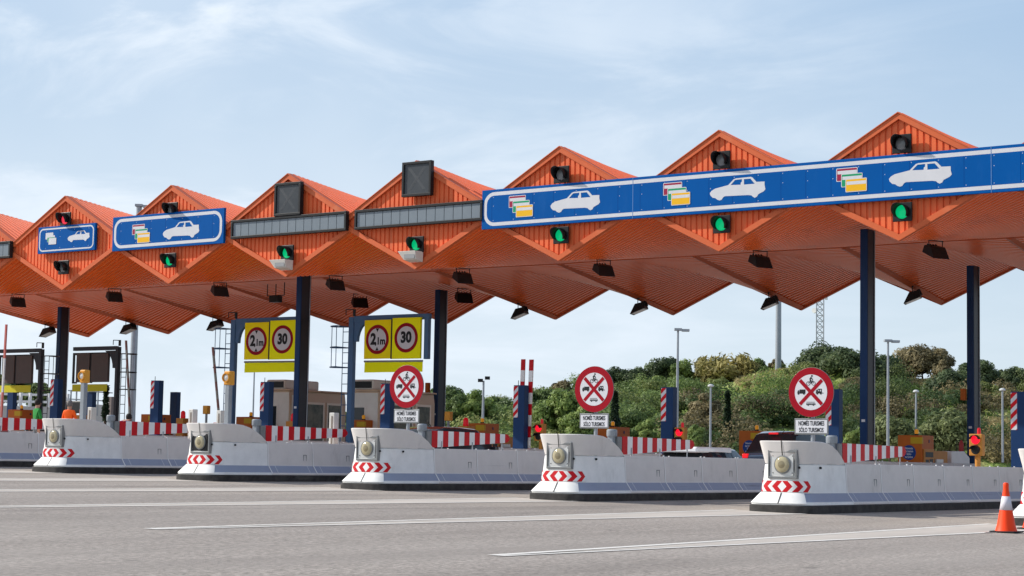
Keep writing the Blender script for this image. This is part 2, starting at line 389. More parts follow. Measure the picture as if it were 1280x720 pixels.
def make_island(dark_lamp):
    root = empty('toll_island')
    # kerb
    mb = MB(); o0 = outline(0, YL)
    rows = [[(x, y, z) for x, y in outline(i, YL)] for z, i in ((-.12, 0), (.145, 0), (.17, .025))]
    loft(mb, rows); mb.raw([(x, y, .17) for x, y in outline(.025, YL)], [tuple(range(len(o0)))])
    mb.build('kerb', KERB, root, smooth=True)
    # deck that the equipment stands on
    MB().box(-.28, .28, YE+.05, YL, .10, .45).build('deck', CONC, root, bevel=.01)
    # nose body
    mb = MB(); prof = [(.171, .035), (.215, .04), (.24, .06), (.43, .205), (.445, .215), (1.06, .262), (1.075, .285), (1.085, .285)]
    rows = [[(x, y, z) for x, y in outline(i, YE-.004)] for z, i in prof]
    N = len(rows[0])
    def body_mat(i, j):
        if j <= 3 and j >= 1: return 1 if 13 < i else 2
        return 0 if i < 12 and j > 3 else (1 if j > 3 else 0)
    loft(mb, rows, mfun=lambda i, j: 2 if (j == 2 and i <= 15) else 1)
    mb.build('nose_body', [CONC, WHITEPAINT, SKIRT], root, smooth=True)
    # raised toe block round the front of the skirt, with its joint
    mb = MB(); sel = range(15, 46)
    rows = [[outline(i, YE)[q]+(z,) for q in sel] for z, i in ((.205, .02), (.43, .185), (.445, .205))]
    loft(mb, rows)
    mb.build('nose_toe', WHITEPAINT, root, smooth=True)
    for (z0, i0, z1, i1) in ((.20, .008, .44, .178), (1.09, .25, 1.60, .158)):
        mb = MB()
        ymid0, ymid1 = i0, i1
        mb.raw([(AX-.012, ymid0, z0), (AX+.012, ymid0, z0), (AX+.012, ymid1, z1), (AX-.012, ymid1, z1)], [(0, 1, 2, 3)])
        mb.build('joint_gap', DARK, root)
    # overhanging cap
    mb = MB(); base = outline(.265, YE-.004)
    def caprow(f, dz=0, extra=0):
        r_ = []
        for q, (x, y) in enumerate(base):
            zt = ztop(y); h = (zt-1.09)
            ins = .265-.10*f*(h/.5)+extra
            ox, oy = outline(ins, YE-.004)[q]
            r_.append((ox, oy, 1.09+h*f+dz))
        return r_
    rows = [caprow(0), caprow(.35), caprow(.7), caprow(.97), caprow(1.0, 0, .02), caprow(1, .0, .12)]
    o = loft(mb, rows); n = len(base); last = o+(len(rows)-1)*n
    for i in range(n//2): 
        a, b, c, d = last+i, last+i+1, last+n-2-i, last+n-1-i
        if b < c: mb.f.append((a, b, c, d)); mb.m.append(0)
    mb.build('nose_cap', CONC, root, smooth=True)
    # little fixing holes
    mb = MB()
    for yy in (.34, 1.0):
        O1, O2 = outline(.255, YE, 160), outline(.22, YE, 160)
        q = min((abs(p[1]-yy), i) for i, p in enumerate(O1) if p[0] > 0)[1]
        x, y = O1[q]; x2, y2 = O2[q]
        mb = MB(); mb.tube((x, y, 1.0), (x2+.003, y2-.001, 1.0), .028, n=10)
        mb.build('fixing_hole', DARK, root)
    # crash lamp
    fr = MB()
    fr.box(-.36, .36, .17, .30, 1.33, 1.39); fr.box(-.36, .36, .17, .30, .75, .80)
    fr.box(-.36, -.325, .172, .30, .80, 1.33); fr.box(.31, .36, .172, .30, .80, 1.33)
    fr.box(-.325, .31, .238, .26, .80, 1.33)
    f_ = fr.build('lamp_frame', GREYFRAME, root, bevel=.006); f_.location = (AX, .045, 0)
    p = MB().box(-.31, .26, .195, .231, .815, 1.29).build('lamp_plate', DARK if dark_lamp else PLATE, f_, bevel=.006)
    p.parent = f_
    mb = MB(); mb.lathe([(.205, .195), (.205, .17), (.18, .165), (.17, .17)], (0, 0, 1.06), 'y', 28, 1)
    mb.lathe([(.180, .17), (.165, .152), (.13, .138), (.085, .13)], (0, 0, 1.06), 'y', 28, 0); mb.lathe([(.085, .13), (.05, .122), (.0001, .118)], (0, 0, 1.06), 'y', 28, 3)
    if not dark_lamp:
        for sx in (-1, 1):
            for sz in (-.19, .19): mb.lathe([(.012, .195), (.012, .188), (.0001, .187)], (sx*.24, 0, 1.065+sz), 'y', 8, 2)
    mb.build('lamp_lens', [LENS, GREYFRAME, DARK, mat('lamp_core_glass', (.22, .185, .11), .12, coat=.6)], f_, smooth=True)
    # chevron band wrapped round the nose
    P = outline(.0, YE, 240)
    s_ = [0.]
    mid = len(P)//2
    acc = [0.]
    for a, b in zip(P, P[1:]): acc.append(acc[-1]+math.dist(a, b))
    acc = [v-acc[mid] for v in acc]
    def at(s, z):
        ins = .215+(z-.445)*(.047/.615)-.014
        Q = outline(ins, YE, 240)
        A2 = [0.]
        for a, b in zip(Q, Q[1:]): A2.append(A2[-1]+math.dist(a, b))
        A2 = [v-A2[mid] for v in A2]
        for i in range(len(A2)-1):
            if A2[i] <= -s <= A2[i+1]:
                t = (-s-A2[i])/(A2[i+1]-A2[i]); return (Q[i][0]+(Q[i+1][0]-Q[i][0])*t, Q[i][1]+(Q[i+1][1]-Q[i][1])*t, z)
        return (Q[-1][0], Q[-1][1], z)
    mb = MB(); z0, z1 = .455, .70; NR = 4; S = .76
    bounds = [.11, .25, .36, .50, .61, .745]
    for sg in (1, -1):
        for r_ in range(NR):
            za, zb = z0+(z1-z0)*r_/NR, z0+(z1-z0)*(r_+1)/NR
            def off(z): return .12*(1-abs((z-z0)/(z1-z0)*2-1))-.12
            prev = None
            for bi in range(len(bounds)+1):
                lo = (lambda z: 0.) if bi == 0 else (lambda z, b=bounds[bi-1]: max(0, min(S, b+off(z))))
                hi = (lambda z, b=bounds[bi]: max(0, min(S, b+off(z)))) if bi < len(bounds) else (lambda z: S)
                for q in range(3):
                    t0, t1 = q/3, (q+1)/3
                    def S_(z, t): return lo(z)+(hi(z)-lo(z))*t
                    if hi(za)-lo(za) < 1e-4 and hi(zb)-lo(zb) < 1e-4: continue
                    quad = [at(sg*S_(za, t0)+AX, za), at(sg*S_(za, t1)+AX, za), at(sg*S_(zb, t1)+AX, zb), at(sg*S_(zb, t0)+AX, zb)]
                    mb.raw(quad, [(0, 1, 2, 3) if sg > 0 else (3, 2, 1, 0)], bi % 2)
    mb.build('chevron_band', [WHITE, RED], root, fix=False)
    # precast barrier segments down both sides
    def segment(sg):
        poly = [(x-.23, z) for x, z in [(.965, .171), (.965, .205), (.94, .235), (.795, .43), (.78, .455), (.735, 1.09), (.72, 1.10), (.60, 1.10), (.585, 1.08), (.56, .46), (.52, .30), (.52, .171)]]
        m_ = MB(); n = len(poly); y0, y1 = YE+.006, YE+1.934
        vs = [(sg*x, y, z) for y in (y0, y1) for x, z in poly]
        for i in range(n):
            m_.raw([vs[i], vs[(i+1) % n], vs[n+(i+1) % n], vs[n+i]], [(0, 1, 2, 3)], 1 if i in (2,) else 0)
        m_.raw(vs[:n], [tuple(range(n))[::-1]]); m_.raw(vs[n:], [tuple(range(n))])
        # sun glint on the joint edge painted as a white strip, score lines on the skirt, lifting bracket
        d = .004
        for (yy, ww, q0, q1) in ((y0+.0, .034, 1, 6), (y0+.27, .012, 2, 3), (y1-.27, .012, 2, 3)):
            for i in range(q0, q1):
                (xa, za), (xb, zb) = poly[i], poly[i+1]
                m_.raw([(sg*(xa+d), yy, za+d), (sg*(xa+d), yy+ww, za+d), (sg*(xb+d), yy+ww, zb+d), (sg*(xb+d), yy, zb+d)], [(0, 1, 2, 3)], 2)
        xo = .535
        for (ya, yb, za, zb) in ((1.54, 1.68, .74, .755), (1.54, 1.555, .56, .74), (1.665, 1.68, .56, .74), (1.54, 1.68, .55, .562)):
            m_.box(min(sg*(xo-.03), sg*(xo+.006)), max(sg*(xo-.03), sg*(xo+.006)), YE+ya, YE+yb, za, zb, 3)
        m_.tube((sg*.49, y0+.01, 1.10), (sg*.49, y0+.01, 1.125), .022, n=8, m=2)
        return m_
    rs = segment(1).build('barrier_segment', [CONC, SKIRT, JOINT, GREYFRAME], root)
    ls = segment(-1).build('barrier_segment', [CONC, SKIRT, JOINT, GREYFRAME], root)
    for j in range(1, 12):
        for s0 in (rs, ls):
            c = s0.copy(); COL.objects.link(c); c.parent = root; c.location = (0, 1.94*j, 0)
    return root
ISL = {
 0: 'white toll island nose cut off by the right edge behind the traffic cone',
 1: 'grey white toll island whose round lamp nose stands before the dark blue car',
 2: 'toll island with lamp nose under the round sign, white car roof behind its wall',
 3: 'toll island with lamp nose under the round sign nearest the tan booths',
 4: 'toll island whose nose lamp sits on a dark plate, amber signal post behind',
 5: 'toll island with pale lamp plate in front of the green shirted person',
 6: 'toll island wall at the left edge with its nose outside the picture',
 7: 'farther toll island mostly hidden behind the two islands at far left',
 8: 'farthest toll island carrying the leftmost ticket machine',
}
proto = make_island(False); proto_dark = make_island(True)
for k in range(0, 9):
    src = proto_dark if k == 4 else proto
    loc = (xc(k)+ISLX, TIP, gz(xc(k)))
    if k == 1 or k == 4:
        o = src; o.location = loc
    else: o = copy_tree(src, loc)
    tag(o, ISL[k], 'toll island', 'toll islands')

# striped lane closing boards on the islands
def make_gate():
    root = empty('lane_closing_gate')
    mb = MB(); mb.box(-.085, .085, .30, .47, .45, 1.60)
    mb.build('hinge_post', POSTGREY, root, bevel=.02)
    mb = MB(); mb.lathe([(.125, 1.57), (.135, 1.59), (.135, 1.72), (.11, 1.75), (.0001, 1.76)], (0, .385, 0), n=18)
    mb.build('post_cap', POSTGREY, root, smooth=True)
    MB().box(.10, .17, .42, .60, 1.12, 1.57).build('hinge_plate', GREYFRAME, root, bevel=.01)
    mb = MB(); n = 15; L0, L1 = .60, 4.22
    def zb(t): return 1.12+.20*t
    def zt(t): return 1.58-.03*t
    for i in range(n):
        t0, t1 = i/n, (i+1)/n; ya, yb = L0+(L1-L0)*t0, L0+(L1-L0)*t1
        if i == n-1:
            poly = [(ya, zb(t0)), (yb-.12, zb(t1)), (yb-.03, zb(t1)+.06), (yb, (zb(t1)+zt(t1))/2), (yb-.03, zt(t1)-.06), (yb-.12, zt(t1)), (ya, zt(t0))]
        else: poly = [(ya, zb(t0)), (yb, zb(t1)), (yb, zt(t1)), (ya, zt(t0))]
        mb.prism(poly, 'x', .14, .18, i % 2)
    mb.build('striped_board', [RED, WHITE], root)
    mb = MB()
    
    for y in (1.0, 2.4, 3.8): MB().box(.182, .20, y, y+.03, .95, 1.3).build('support_strap', GALV, root)
    return root
gate = make_gate()
GT = {0: 'red and white lane board behind the cropped right nose', 1: 'red and white striped lane board pointing at the blue sticker machine', 2: 'red and white striped lane board left of the white car roof',
      3: 'red and white striped lane board in front of the black car', 4: 'red and white striped lane board below the tan booth beside the tall navy column',
      5: 'red and white striped lane board below the person in purple', 6: 'red and white striped lane board cut by the left edge'}
for k in range(1, 7):
    loc = (xc(k)+.50, 39.8, gz(xc(k)))
    o = gate if k == 1 else copy_tree(gate, loc)
    o.location = loc; tag(o, GT[k], 'barrier board', 'striped lane boards')

# round prohibition signs with text plate
def make_sign():
    root = empty('prohibition_sign')
    MB().tube((0, .085, .45), (0, .085, 3.1), .05, n=14).build('post', GALV, root, smooth=True)
    mb = MB(); r = .58
    mb.lathe([(r, .0), (r, -.02), (r-.01, -.024), (.0001, -.024)], (0, 0, 2.75), 'y', 48, 0)
    d = mb.build('round_plate', GREYFRAME, root, smooth=True)
    mb = MB()
    ring = lambda q, n=64: [(q*math.cos(2*math.pi*i/n), 2.75+q*math.sin(2*math.pi*i/n)) for i in range(n)]
    mb.flat(ring(.575), -.027, 0); mb.flat(ring(.415), -.030, 1)
    for s in (1, -1):
        c, q = math.cos(R(45)), .043
        a = [(-.40, -q), (.40, -q), (.40, q), (-.40, q)]
        mb.flat([(x*c-s*y*c, 2.75+s*x*c+y*c) for x, y in a], -.033-.0015*(s < 0), 0)
    y = -.033; zc = 2.75
    # cyclist
    for cx in (-.068, .068):
        mb.flat([(cx+x*.13, 2.955+(z-2.75)*.13) for x, z in ring(.38, 24)], y, 2, [[(cx+x*.13, 2.955+(z-2.75)*.13) for x, z in ring(.29, 24)]])
    def seg(x0, z0, x1, z1, t=.014):
        dx, dz = x1-x0, z1-z0; l = math.hypot(dx, dz); nx_, nz_ = -dz/l*t/2, dx/l*t/2
        mb.flat([(x0+nx_, z0+nz_), (x0-nx_, z0-nz_), (x1-nx_, z1-nz_), (x1+nx_, z1+nz_)], y-.001, 2)
    seg(-.068, 2.955, -.02, 3.02, .012); seg(-.02, 3.02, .05, 3.015, .012); seg(.05, 3.015, .068, 2.955, .012); seg(-.02, 3.02, .0, 2.95, .012); seg(0, 2.95, .05, 3.01, .012)
    seg(-.03, 3.045, .015, 3.10, .04); seg(.015, 3.09, .05, 3.03, .018); seg(-.025, 3.04, .012, 3.0, .026); seg(.012, 3.0, .0, 2.95, .02)
    mb.flat([(x*.055+.025, 3.13+(z-2.75)*.055) for x, z in ring(.40, 14)], y-.001, 2)
    # lorry
    ox, oz = -.24, 2.72
    mb.flat([(ox-.06, oz+.0), (ox+.10, oz), (ox+.10, oz+.095), (ox-.05, oz+.095)], y, 2)
    mb.flat([(ox-.105, oz), (ox-.065, oz), (ox-.065, oz+.08), (ox-.09, oz+.075), (ox-.108, oz+.035)], y, 2)
    for q in (-.08, .06): mb.flat([(ox+q+x*.055, oz-.005+(z-2.75)*.055) for x, z in ring(.40, 14)], y-.001, 2)
    # van with caravan
    ox = .21
    mb.flat([(ox-.05, oz+.0), (ox+.07, oz), (ox+.07, oz+.11), (ox-.03, oz+.11), (ox-.05, oz+.07)], y, 2, [[(ox-.03, oz+.055), (ox+.0, oz+.055), (ox+.0, oz+.09), (ox-.02, oz+.09)], [(ox+.02, oz+.05), (ox+.05, oz+.05), (ox+.05, oz+.09), (ox+.02, oz+.09)]])
    mb.flat([(ox-.085, oz), (ox-.055, oz), (ox-.055, oz+.09), (ox-.075, oz+.08)], y, 2)
    for q in (-.045, .045): mb.flat([(ox+q+x*.05, oz-.005+(z-2.75)*.05) for x, z in ring(.40, 14)], y-.001, 2)
    seg(ox+.07, oz+.01, ox+.11, oz+.01, .014)
    # coach
    mb.flat([(-.115, 2.455), (.115, 2.455), (.115, 2.495), (-.115, 2.495)], y, 2, [[(-.10+.035*i, 2.472), (-.078+.035*i, 2.472), (-.078+.035*i, 2.488), (-.10+.035*i, 2.488)] for i in range(6)])
    mb.flat([(-.115, 2.515), (.10, 2.515), (.10, 2.525), (-.115, 2.525)], y, 2)
    for q in (-.07, .065): mb.flat([(q+x*.045, 2.452+(z-2.75)*.045) for x, z in ring(.40, 14)], y-.001, 2)
    mb.build('round_symbol', [SIGNRED, SIGNWHITE, BLACK], d, fix=False)
    q = MB(); q.box(-.435, .435, .0, .02, 1.765, 2.145, 0)
    pl = q.build('text_plate', GREYFRAME, root, bevel=.01)
    q = MB(); q.flat([(-.40, 1.805), (.40, 1.805), (.40, 2.105), (-.40, 2.105)], -.002, 0)
    q.text('NOMÉS TURISMES', 0, 2.022, -.005, .145, .575, 1, .0035); q.text('SÓLO TURISMOS', 0, 1.868, -.005, .145, .575, 1, .0035)
    q.build('plate_lettering', [SIGNWHITE, BLACK], pl, fix=False)
    return root
sg = make_sign()
SL = {1: 'round red ringed no lorries and cycles sign above the dark blue car', 2: 'round red ringed no lorries and cycles sign left of the tall lamp pole', 3: 'round red ringed no lorries and cycles sign in front of the tan booth'}
for k in (1, 2, 3):
    loc = (xc(k)+.02, 40.1, gz(xc(k)))
    o = sg if k == 1 else copy_tree(sg, loc)
    o.location = loc; tag(o, SL[k], 'road sign', 'round prohibition signs')

# amber signal posts (islands 4, 5)
def make_amber():
    root = empty('amber_signal_post')
    MB().box(-.08, .08, -.07, .07, .45, 2.72).build('post', POSTGREY, root, bevel=.012)
    mb = MB(); mb.box(-.12, .12, -.09, .12, 2.70, 3.10); h = mb.build('signal_head', AMBERBODY, root, bevel=.03)
    mb = MB(); mb.lathe([(.125, -.09), (.13, -.16), (.115, -.16), (.11, -.12)], (0, 0, 2.91), 'y', 24, 1)
    mb.lathe([(.112, -.11), (.07, -.13), (.0001, -.14)], (0, 0, 2.91), 'y', 24, 0)
    mb.build('signal_lens', [PLATE, AMBERBODY], h, smooth=True)
    return root
am = make_amber()
for k, lb in ((4, 'amber round signal on grey post beside the blue ladder gantry with yellow signs'), (5, 'amber round signal on grey post in front of the brown backed gantry')):
    loc = (xc(k)+.02, 39.5, gz(xc(k))); o = am if k == 4 else copy_tree(am, loc); o.location = loc
    tag(o, lb, 'signal post', 'amber signal posts')

# navy hazard pillars
def make_pillar(hatch=True):
    root = empty('hazard_pillar' if hatch else 'plain_pillar')
    MB().box(-.23, .23, 0, .27, .44, 3.33).build('pillar_body', NAVY, root, bevel=.01)
    if hatch:
        mb = MB(); x0, x1, z0, z1 = -.229, -.035, 2.20, 3.30; y = -.004
        mb.box(x0, x1, y, -.0005, z0, z1, 0)
        p = .30; sl_ = .19
        i = -2
        while z0+i*p < z1+.5:
            za = z0+i*p; pts = [(x0, za), (x1, za+sl_), (x1, za+sl_+.15), (x0, za+.15)]
            # clip to panel
            def clip(pts, zc_, keep):
                out = []
                for a, b in zip(pts, pts[1:]+pts[:1]):
                    ia, ib = keep(a[1]-zc_), keep(b[1]-zc_)
                    if ia: out.append(a)
                    if ia != ib:
                        t = (zc_-a[1])/(b[1]-a[1]); out.append((a[0]+(b[0]-a[0])*t, zc_))
                return out
            q = clip(pts, z0, lambda d: d >= 0)
            if len(q) > 2: q = clip(q, z1, lambda d: d <= 0)
            if len(q) > 2: mb.flat(q, y-.003, 1)
            i += 1
        mb.build('hatched_panel', [SIGNWHITE, RED], root, fix=False)
        MB().tube((-.1, .1, 3.33), (-.1, .1, 3.5), .012, n=6).build('aerial', DARK, root)
    return root
pp = make_pillar()
PL = {1: 'navy pillar with red white hatch at the right edge', 2: 'navy pillar mostly hidden behind the round sign by the dark blue car', 3: 'navy pillar with hatch rising behind the wall left of the tall lamp pole',
      4: 'navy pillar with hatch beside the two raised red white booms', 5: 'navy pillar with hatch partly behind the round sign at the booths', 6: 'navy pillar with hatch left of the navy column and tan booth',
      7: 'navy pillar with hatch standing free against pale sky', 8: 'navy pillar with hatch leaning on the leftmost navy column in view'}
for k in range(1, 9):
    loc = (-20.23+.23-6*(k-1), 54.37, gz(xc(k)))
    o = pp if k == 1 else copy_tree(pp, loc); o.location = loc; tag(o, PL[k], 'pillar', 'hatched navy pillars')
pb = make_pillar(False)
for i, (px, lb) in enumerate(((217, 'plain dark blue pillar beside an ochre machine'), (112, 'plain dark blue pillar behind the amber signal post'), (13, 'plain dark blue pillar under the leftmost gantry sign'))):
    q = atY(px, 490, 66.5); z = q.z-3.33
    o = pb if i == 0 else copy_tree(pb); o.location = (q.x, 66.5, z); tag(o, lb, 'pillar', 'plain navy pillars')

# ------------------------------------------------------------------ canopy
XG = -22.5; YF = 51.62; YM = 60.455; YR = 69.29
canopy = empty('toll_canopy', (XG, YF, 0), 'long orange metal canopy of folded diamond gables over the toll lanes', 'canopy')
canopy.rotation_euler = (0, -.0042, 0)
def dz(X): return .0042*(X-XG)
NG = range(-2, 10)
zhi = lambda t: 11.55-1.70*t
zlo = lambda t: 7.75+1.50*t
DM, DR = YM-YF, YR-YF
def gable_panel():
    mb = MB(); xs_ = []
    p = .20; x = -3.0
    prof = []
    nrib = 30
    for i in range(nrib):
        x0 = -3+i*p
        prof += [(x0, .0), (x0+.130, .0), (x0+.140, .040), (x0+.190, .040)]
    prof.append((3.0, 0.))
    pts = sorted(set(prof+[(0.0, 0.0)]))
    vs = []; fs = []
    for q, (x, d) in enumerate(pts):
        t = abs(x)/3; vs += [(x, d, zlo(t)+.1), (x, d, zhi(t)-.1)]
    for q in range(len(pts)-1): fs.append((2*q, 2*q+2, 2*q+3, 2*q+1))
    return mb.raw(vs, fs)
def fascia(back=False):
    mb = MB(); y0, y1 = -.10, .06
    up = [(-3, zhi(1)), (0, zhi(0)), (3, zhi(1))]; lo = [(-3, zlo(1)), (0, zlo(0)), (3, zlo(1))]
    for pl_, d in ((up, -.18), (lo, .18)):
        for a, b in ((0, 1), (1, 2)):
            mb.prism([pl_[a], pl_[b], (pl_[b][0], pl_[b][1]+d*1.06), (pl_[a][0], pl_[a][1]+d)], 'y', y0, y1)
    # thin projecting drip edge on the upper slopes
    for a, b in ((0, 1), (1, 2)):
        mb.prism([(up[a][0], up[a][1]+.001), (up[b][0], up[b][1]+.001), (up[b][0], up[b][1]+.03), (up[a][0], up[a][1]+.03)], 'y', y0-.03, y1+.25)
    return mb
gp = gable_panel().build('gable_panel', ORANGE, canopy, fix=False)
fa = fascia().build('fascia', ORANGE_TRIM, canopy)
rp_me = MB()
for i in range(24): pass
rp_ = MB(); rp_.raw([(-3, 0, 8.95), (0, 0, 7.62), (3, 0, 8.95), (3, 0, zhi(1)), (0, 0, zhi(0)-.3), (-3, 0, zhi(1))], [(0, 1, 2, 3, 4, 5)])
rear = rp_.build('rear_gable_panel', ORANGE, canopy); rear.location = (0, DR-.08, 0)
# trims of the rear edge and of the falling ridges underneath
rt = MB()
for s in (-1, 1):
    rt.prism([(0, 7.43), (s*3, 8.74), (s*3, 8.95), (0, 7.64)], 'y', DR-.10, DR+.05)
rtr = rt.build('rear_trim', ORANGE_TRIM, canopy)
rd = MB(); 
rd.raw([(-.2, DM+.1, 8.80), (.2, DM+.1, 8.80), (.0, DM+.1, 8.735), (-.2, DR-.1, 7.56), (.2, DR-.1, 7.56), (0, DR-.1, 7.43)], [(0, 2, 5, 3), (2, 1, 4, 5), (0, 1, 2), (3, 5, 4), (0, 3, 4, 1)])
rdg = rd.build('ridge_trim', ORANGE_TRIM, canopy)
rc = MB(); rc.raw([(-.14, .0, 11.50), (0, 0, 11.59), (.14, 0, 11.50), (-.14, DM, 10.60), (0, DM, 10.67), (.14, DM, 10.60)], [(0, 1, 4, 3), (1, 2, 5, 4), (0, 2, 1), (3, 4, 5)])
rcp = rc.build('ridge_cap', ORANGE_TRIM, canopy)
for i in NG:
    for src in (gp, fa, rear, rtr, rdg, rcp):
        if i == 0: continue
        c = src.copy(); COL.objects.link(c); c.parent = canopy; c.location = (-6*i, src.location.y, 0)
# corrugated soffit and roof sheets
def sheet(zfront, zmid, zrear, sign):
    mb = MB(); p = .25
    cols = []
    for i in NG:
        cols += [(-6*i, 0.), (-6*i-3, 1.)]
    cols += [(-6*(NG[0])+3, 1.)]
    cols = sorted(set(cols))
    ysr = []
    y = .05
    while y < DR-.1:
        ysr += [(y, 0), (y+.12, 0), (y+.14, 1), (y+.23, 1)]; y += p
    n = len(cols); vs = []
    for y, h in ysr:
        for x, t in cols:
            if y < DM: z = zfront(t)+(zmid-zfront(t))*y/DM
            else: z = zmid+(zrear(t)-zmid)*(y-DM)/(DR-DM)
            vs.append((x, y, z+sign*h*.085))
    fs = [(j*n+i, j*n+i+1, (j+1)*n+i+1, (j+1)*n+i) for j in range(len(ysr)-1) for i in range(n-1)]
    return mb.raw(vs, fs)
sheet(zlo, 8.80, lambda t: 7.50+1.30*t, 1).build('soffit', SOFFIT, canopy, fix=False)
sheet(lambda t: zhi(t)-.02, 10.58, lambda t: zhi(t)-.02, 1).build('roof_sheet', ORANGE, canopy, fix=False)
MB().box(-6*NG[-1]-3, -6*NG[0]+3, DM-.03, DM+.03, 8.775, 8.83).build('valley_flashing', ORANGE_TRIM, canopy)

# columns
def column(X, Y, lb):
    root = empty('canopy_column', (X, Y, gz(X)), lb, 'column', 'dark navy canopy columns')
    top = 8.75-gz(X)+(0 if Y < 60 else -.35)
    MB().box(-.125, .125, 0, .60, .3, top).build('column_shaft', NAVY, root, bevel=.012)
    mb = MB(); mb.box(.125, .133, .05, .55, .3, top); mb.build('column_side_shade', NAVY_DARK, root)  # thin dark sheet: the shade on this side put into colour
    MB().box(-.2, .2, -.1, .6, .28, .46).build('base_plate', NAVY_DARK, root)
    MB().path([(.15, .52, .47), (.15, .52, top-.02)], .018, 6).build('cable_conduit', GALV, root)
    MB().box(-.06, .06, -.012, -.001, 2.35, 2.43).build('number_plate', SIGNWHITE, root)
column(-25.65, 55.9, 'near navy column rising through the gap below the long blue sign')
column(-49.76, 55.9, 'navy column beside the tan booth with yellow signs to its left')
column(-25.58, 64.75, 'navy column behind the red traffic light near the right edge')
column(-49.66, 64.75, 'navy column between the yellow 30 sign and the wooded slope')
column(-73.70, 64.75, 'leftmost navy column in view beside a hatched pillar')

# floodlights hanging from the soffit
def make_flood(tilt, bright):
    root = empty('floodlight')
    mb = MB(); mb.path([(-.30, 0, .36), (-.30, 0, .10)], .018, 6); mb.path([(.30, 0, .36), (.30, 0, .10)], .018, 6); mb.box(-.32, .32, -.03, .03, .34, .37)
    mb.build('bracket', DARK, root)
    ct, st = math.cos(tilt), math.sin(tilt)
    def rot(p): return (p[0], p[1]*ct-p[2]*st, p[1]*st+p[2]*ct)
    mb = MB()
    lo = [(-.36, -.42, -.14), (.36, -.42, -.14), (.36, .26, -.16), (-.36, .26, -.16)]
    hi = [(-.32, -.06, .17), (.32, -.06, .17), (.32, .30, .10), (-.32, .30, .10)]
    mb.raw([rot(p) for p in lo+hi], [(3, 2, 1, 0), (4, 5, 6, 7), (0, 1, 5, 4), (1, 2, 6, 5), (2, 3, 7, 6), (3, 0, 4, 7)])
    for x in (-.18, -.06, .06, .18): mb.raw([rot(p) for p in [(x-.01, .22, -.06), (x+.01, .22, -.06), (x+.01, .34, -.06), (x-.01, .34, -.06), (x-.01, .22, .15), (x+.01, .22, .15), (x+.01, .34, .15), (x-.01, .34, .15)]], [(3, 2, 1, 0), (4, 5, 6, 7), (0, 1, 5, 4), (1, 2, 6, 5), (2, 3, 7, 6), (3, 0, 4, 7)])
    b = mb.build('lamp_body', DARK, root, bevel=.012)
    mb = MB(); mb.raw([rot(p) for p in [(-.31, -.33, -.148), (.31, -.33, -.148), (.31, .21, -.164), (-.31, .21, -.164)]], [(3, 2, 1, 0)])
    mb.build('lamp_glass', FLOODGLASS, b, fix=False)
    return root
fl = make_flood(R(26), False)
FN = ['rightmost under the canopy', 'below the gable right of the long sign joint', 'left of the second gable tip from the right', 'between the third and fourth gable tips from the right', 'above the yellow 30 sign', 'right of the grey bracket', 'above the brown backed gantry', 'leftmost under the canopy']
MIDN = ['black floodlight behind the rightmost full gable, left of the rear navy column top', 'black floodlight behind the tip of the second full gable from the right', 'black floodlight behind the gable tip below the leftmost car of the long sign',
        'black floodlight behind the gable tip under the right narrow grey display', 'black floodlight behind the gable tip under the left narrow grey display', 'black floodlight behind the gable tip under the medium blue sign',
        'black floodlight behind the gable tip under the small blue sign', 'leftmost black floodlight, behind the gable tip near the left edge']
first = True
for i in range(8):
    X = -22.58-6*i
    loc = (X, 54.4, 7.74+dz(X))
    o = fl if first else copy_tree(fl, loc); first = False
    o.location = loc; o.rotation_euler = (0, 0, R(62)); o.scale = (.87, .87, .87); tag(o, MIDN[i], 'floodlight', 'floodlights under the canopy')
REARN = {1: 'black floodlight on the rear ridge near the tip at far right', 2: 'black floodlight on the rear ridge beside the far mast top', 3: 'black floodlight on the rear ridge above the round sign on the slope side', 4: 'black floodlight on the rear ridge above the raised booms',
         7: 'black floodlight on the rear ridge above the blue ladder', 8: 'black floodlight on the rear ridge left of the tall grey mast', 9: 'black floodlight on the rear ridge left of the leftmost column'}
fl2 = make_flood(R(24), False)
first = True
for i in REARN:
    X = -22.5-6*i; loc = (X, 66.5, 7.55+dz(X))
    o = fl2 if first else copy_tree(fl2, loc); first = False
    o.location = loc; o.rotation_euler = (0, 0, R(-72)); tag(o, REARN[i], 'floodlight', 'floodlights under the canopy')
for X, lb in ((-49.3, 'pale glassed black floodlight in the rear fold right of the yellow 30 sign column'), (-55.2, 'pale glassed black floodlight in the rear fold over the left blue gantry post')):
    o = copy_tree(fl2, (X, 66.2, 8.30+dz(X)), lb); o.rotation_euler = (0, 0, R(50)); o['group'] = 'floodlights under the canopy'
br = MB(); br.path([(-.5, 0, .75), (-.5, 0, 0), (.5, 0, 0), (.5, 0, .75)], .02, 6); br.box(-.25, .25, -.15, .15, -.30, -.02); br.path([(0, 0, 0), (0, 0, .5)], .02, 6)
q = atY(345, 359, 61.5)
tag(br.build('camera_bracket', DARK, loc=(q.x, 61.5, 8.1)), 'small dark camera bracket hanging from the soffit between floodlights', 'bracket')

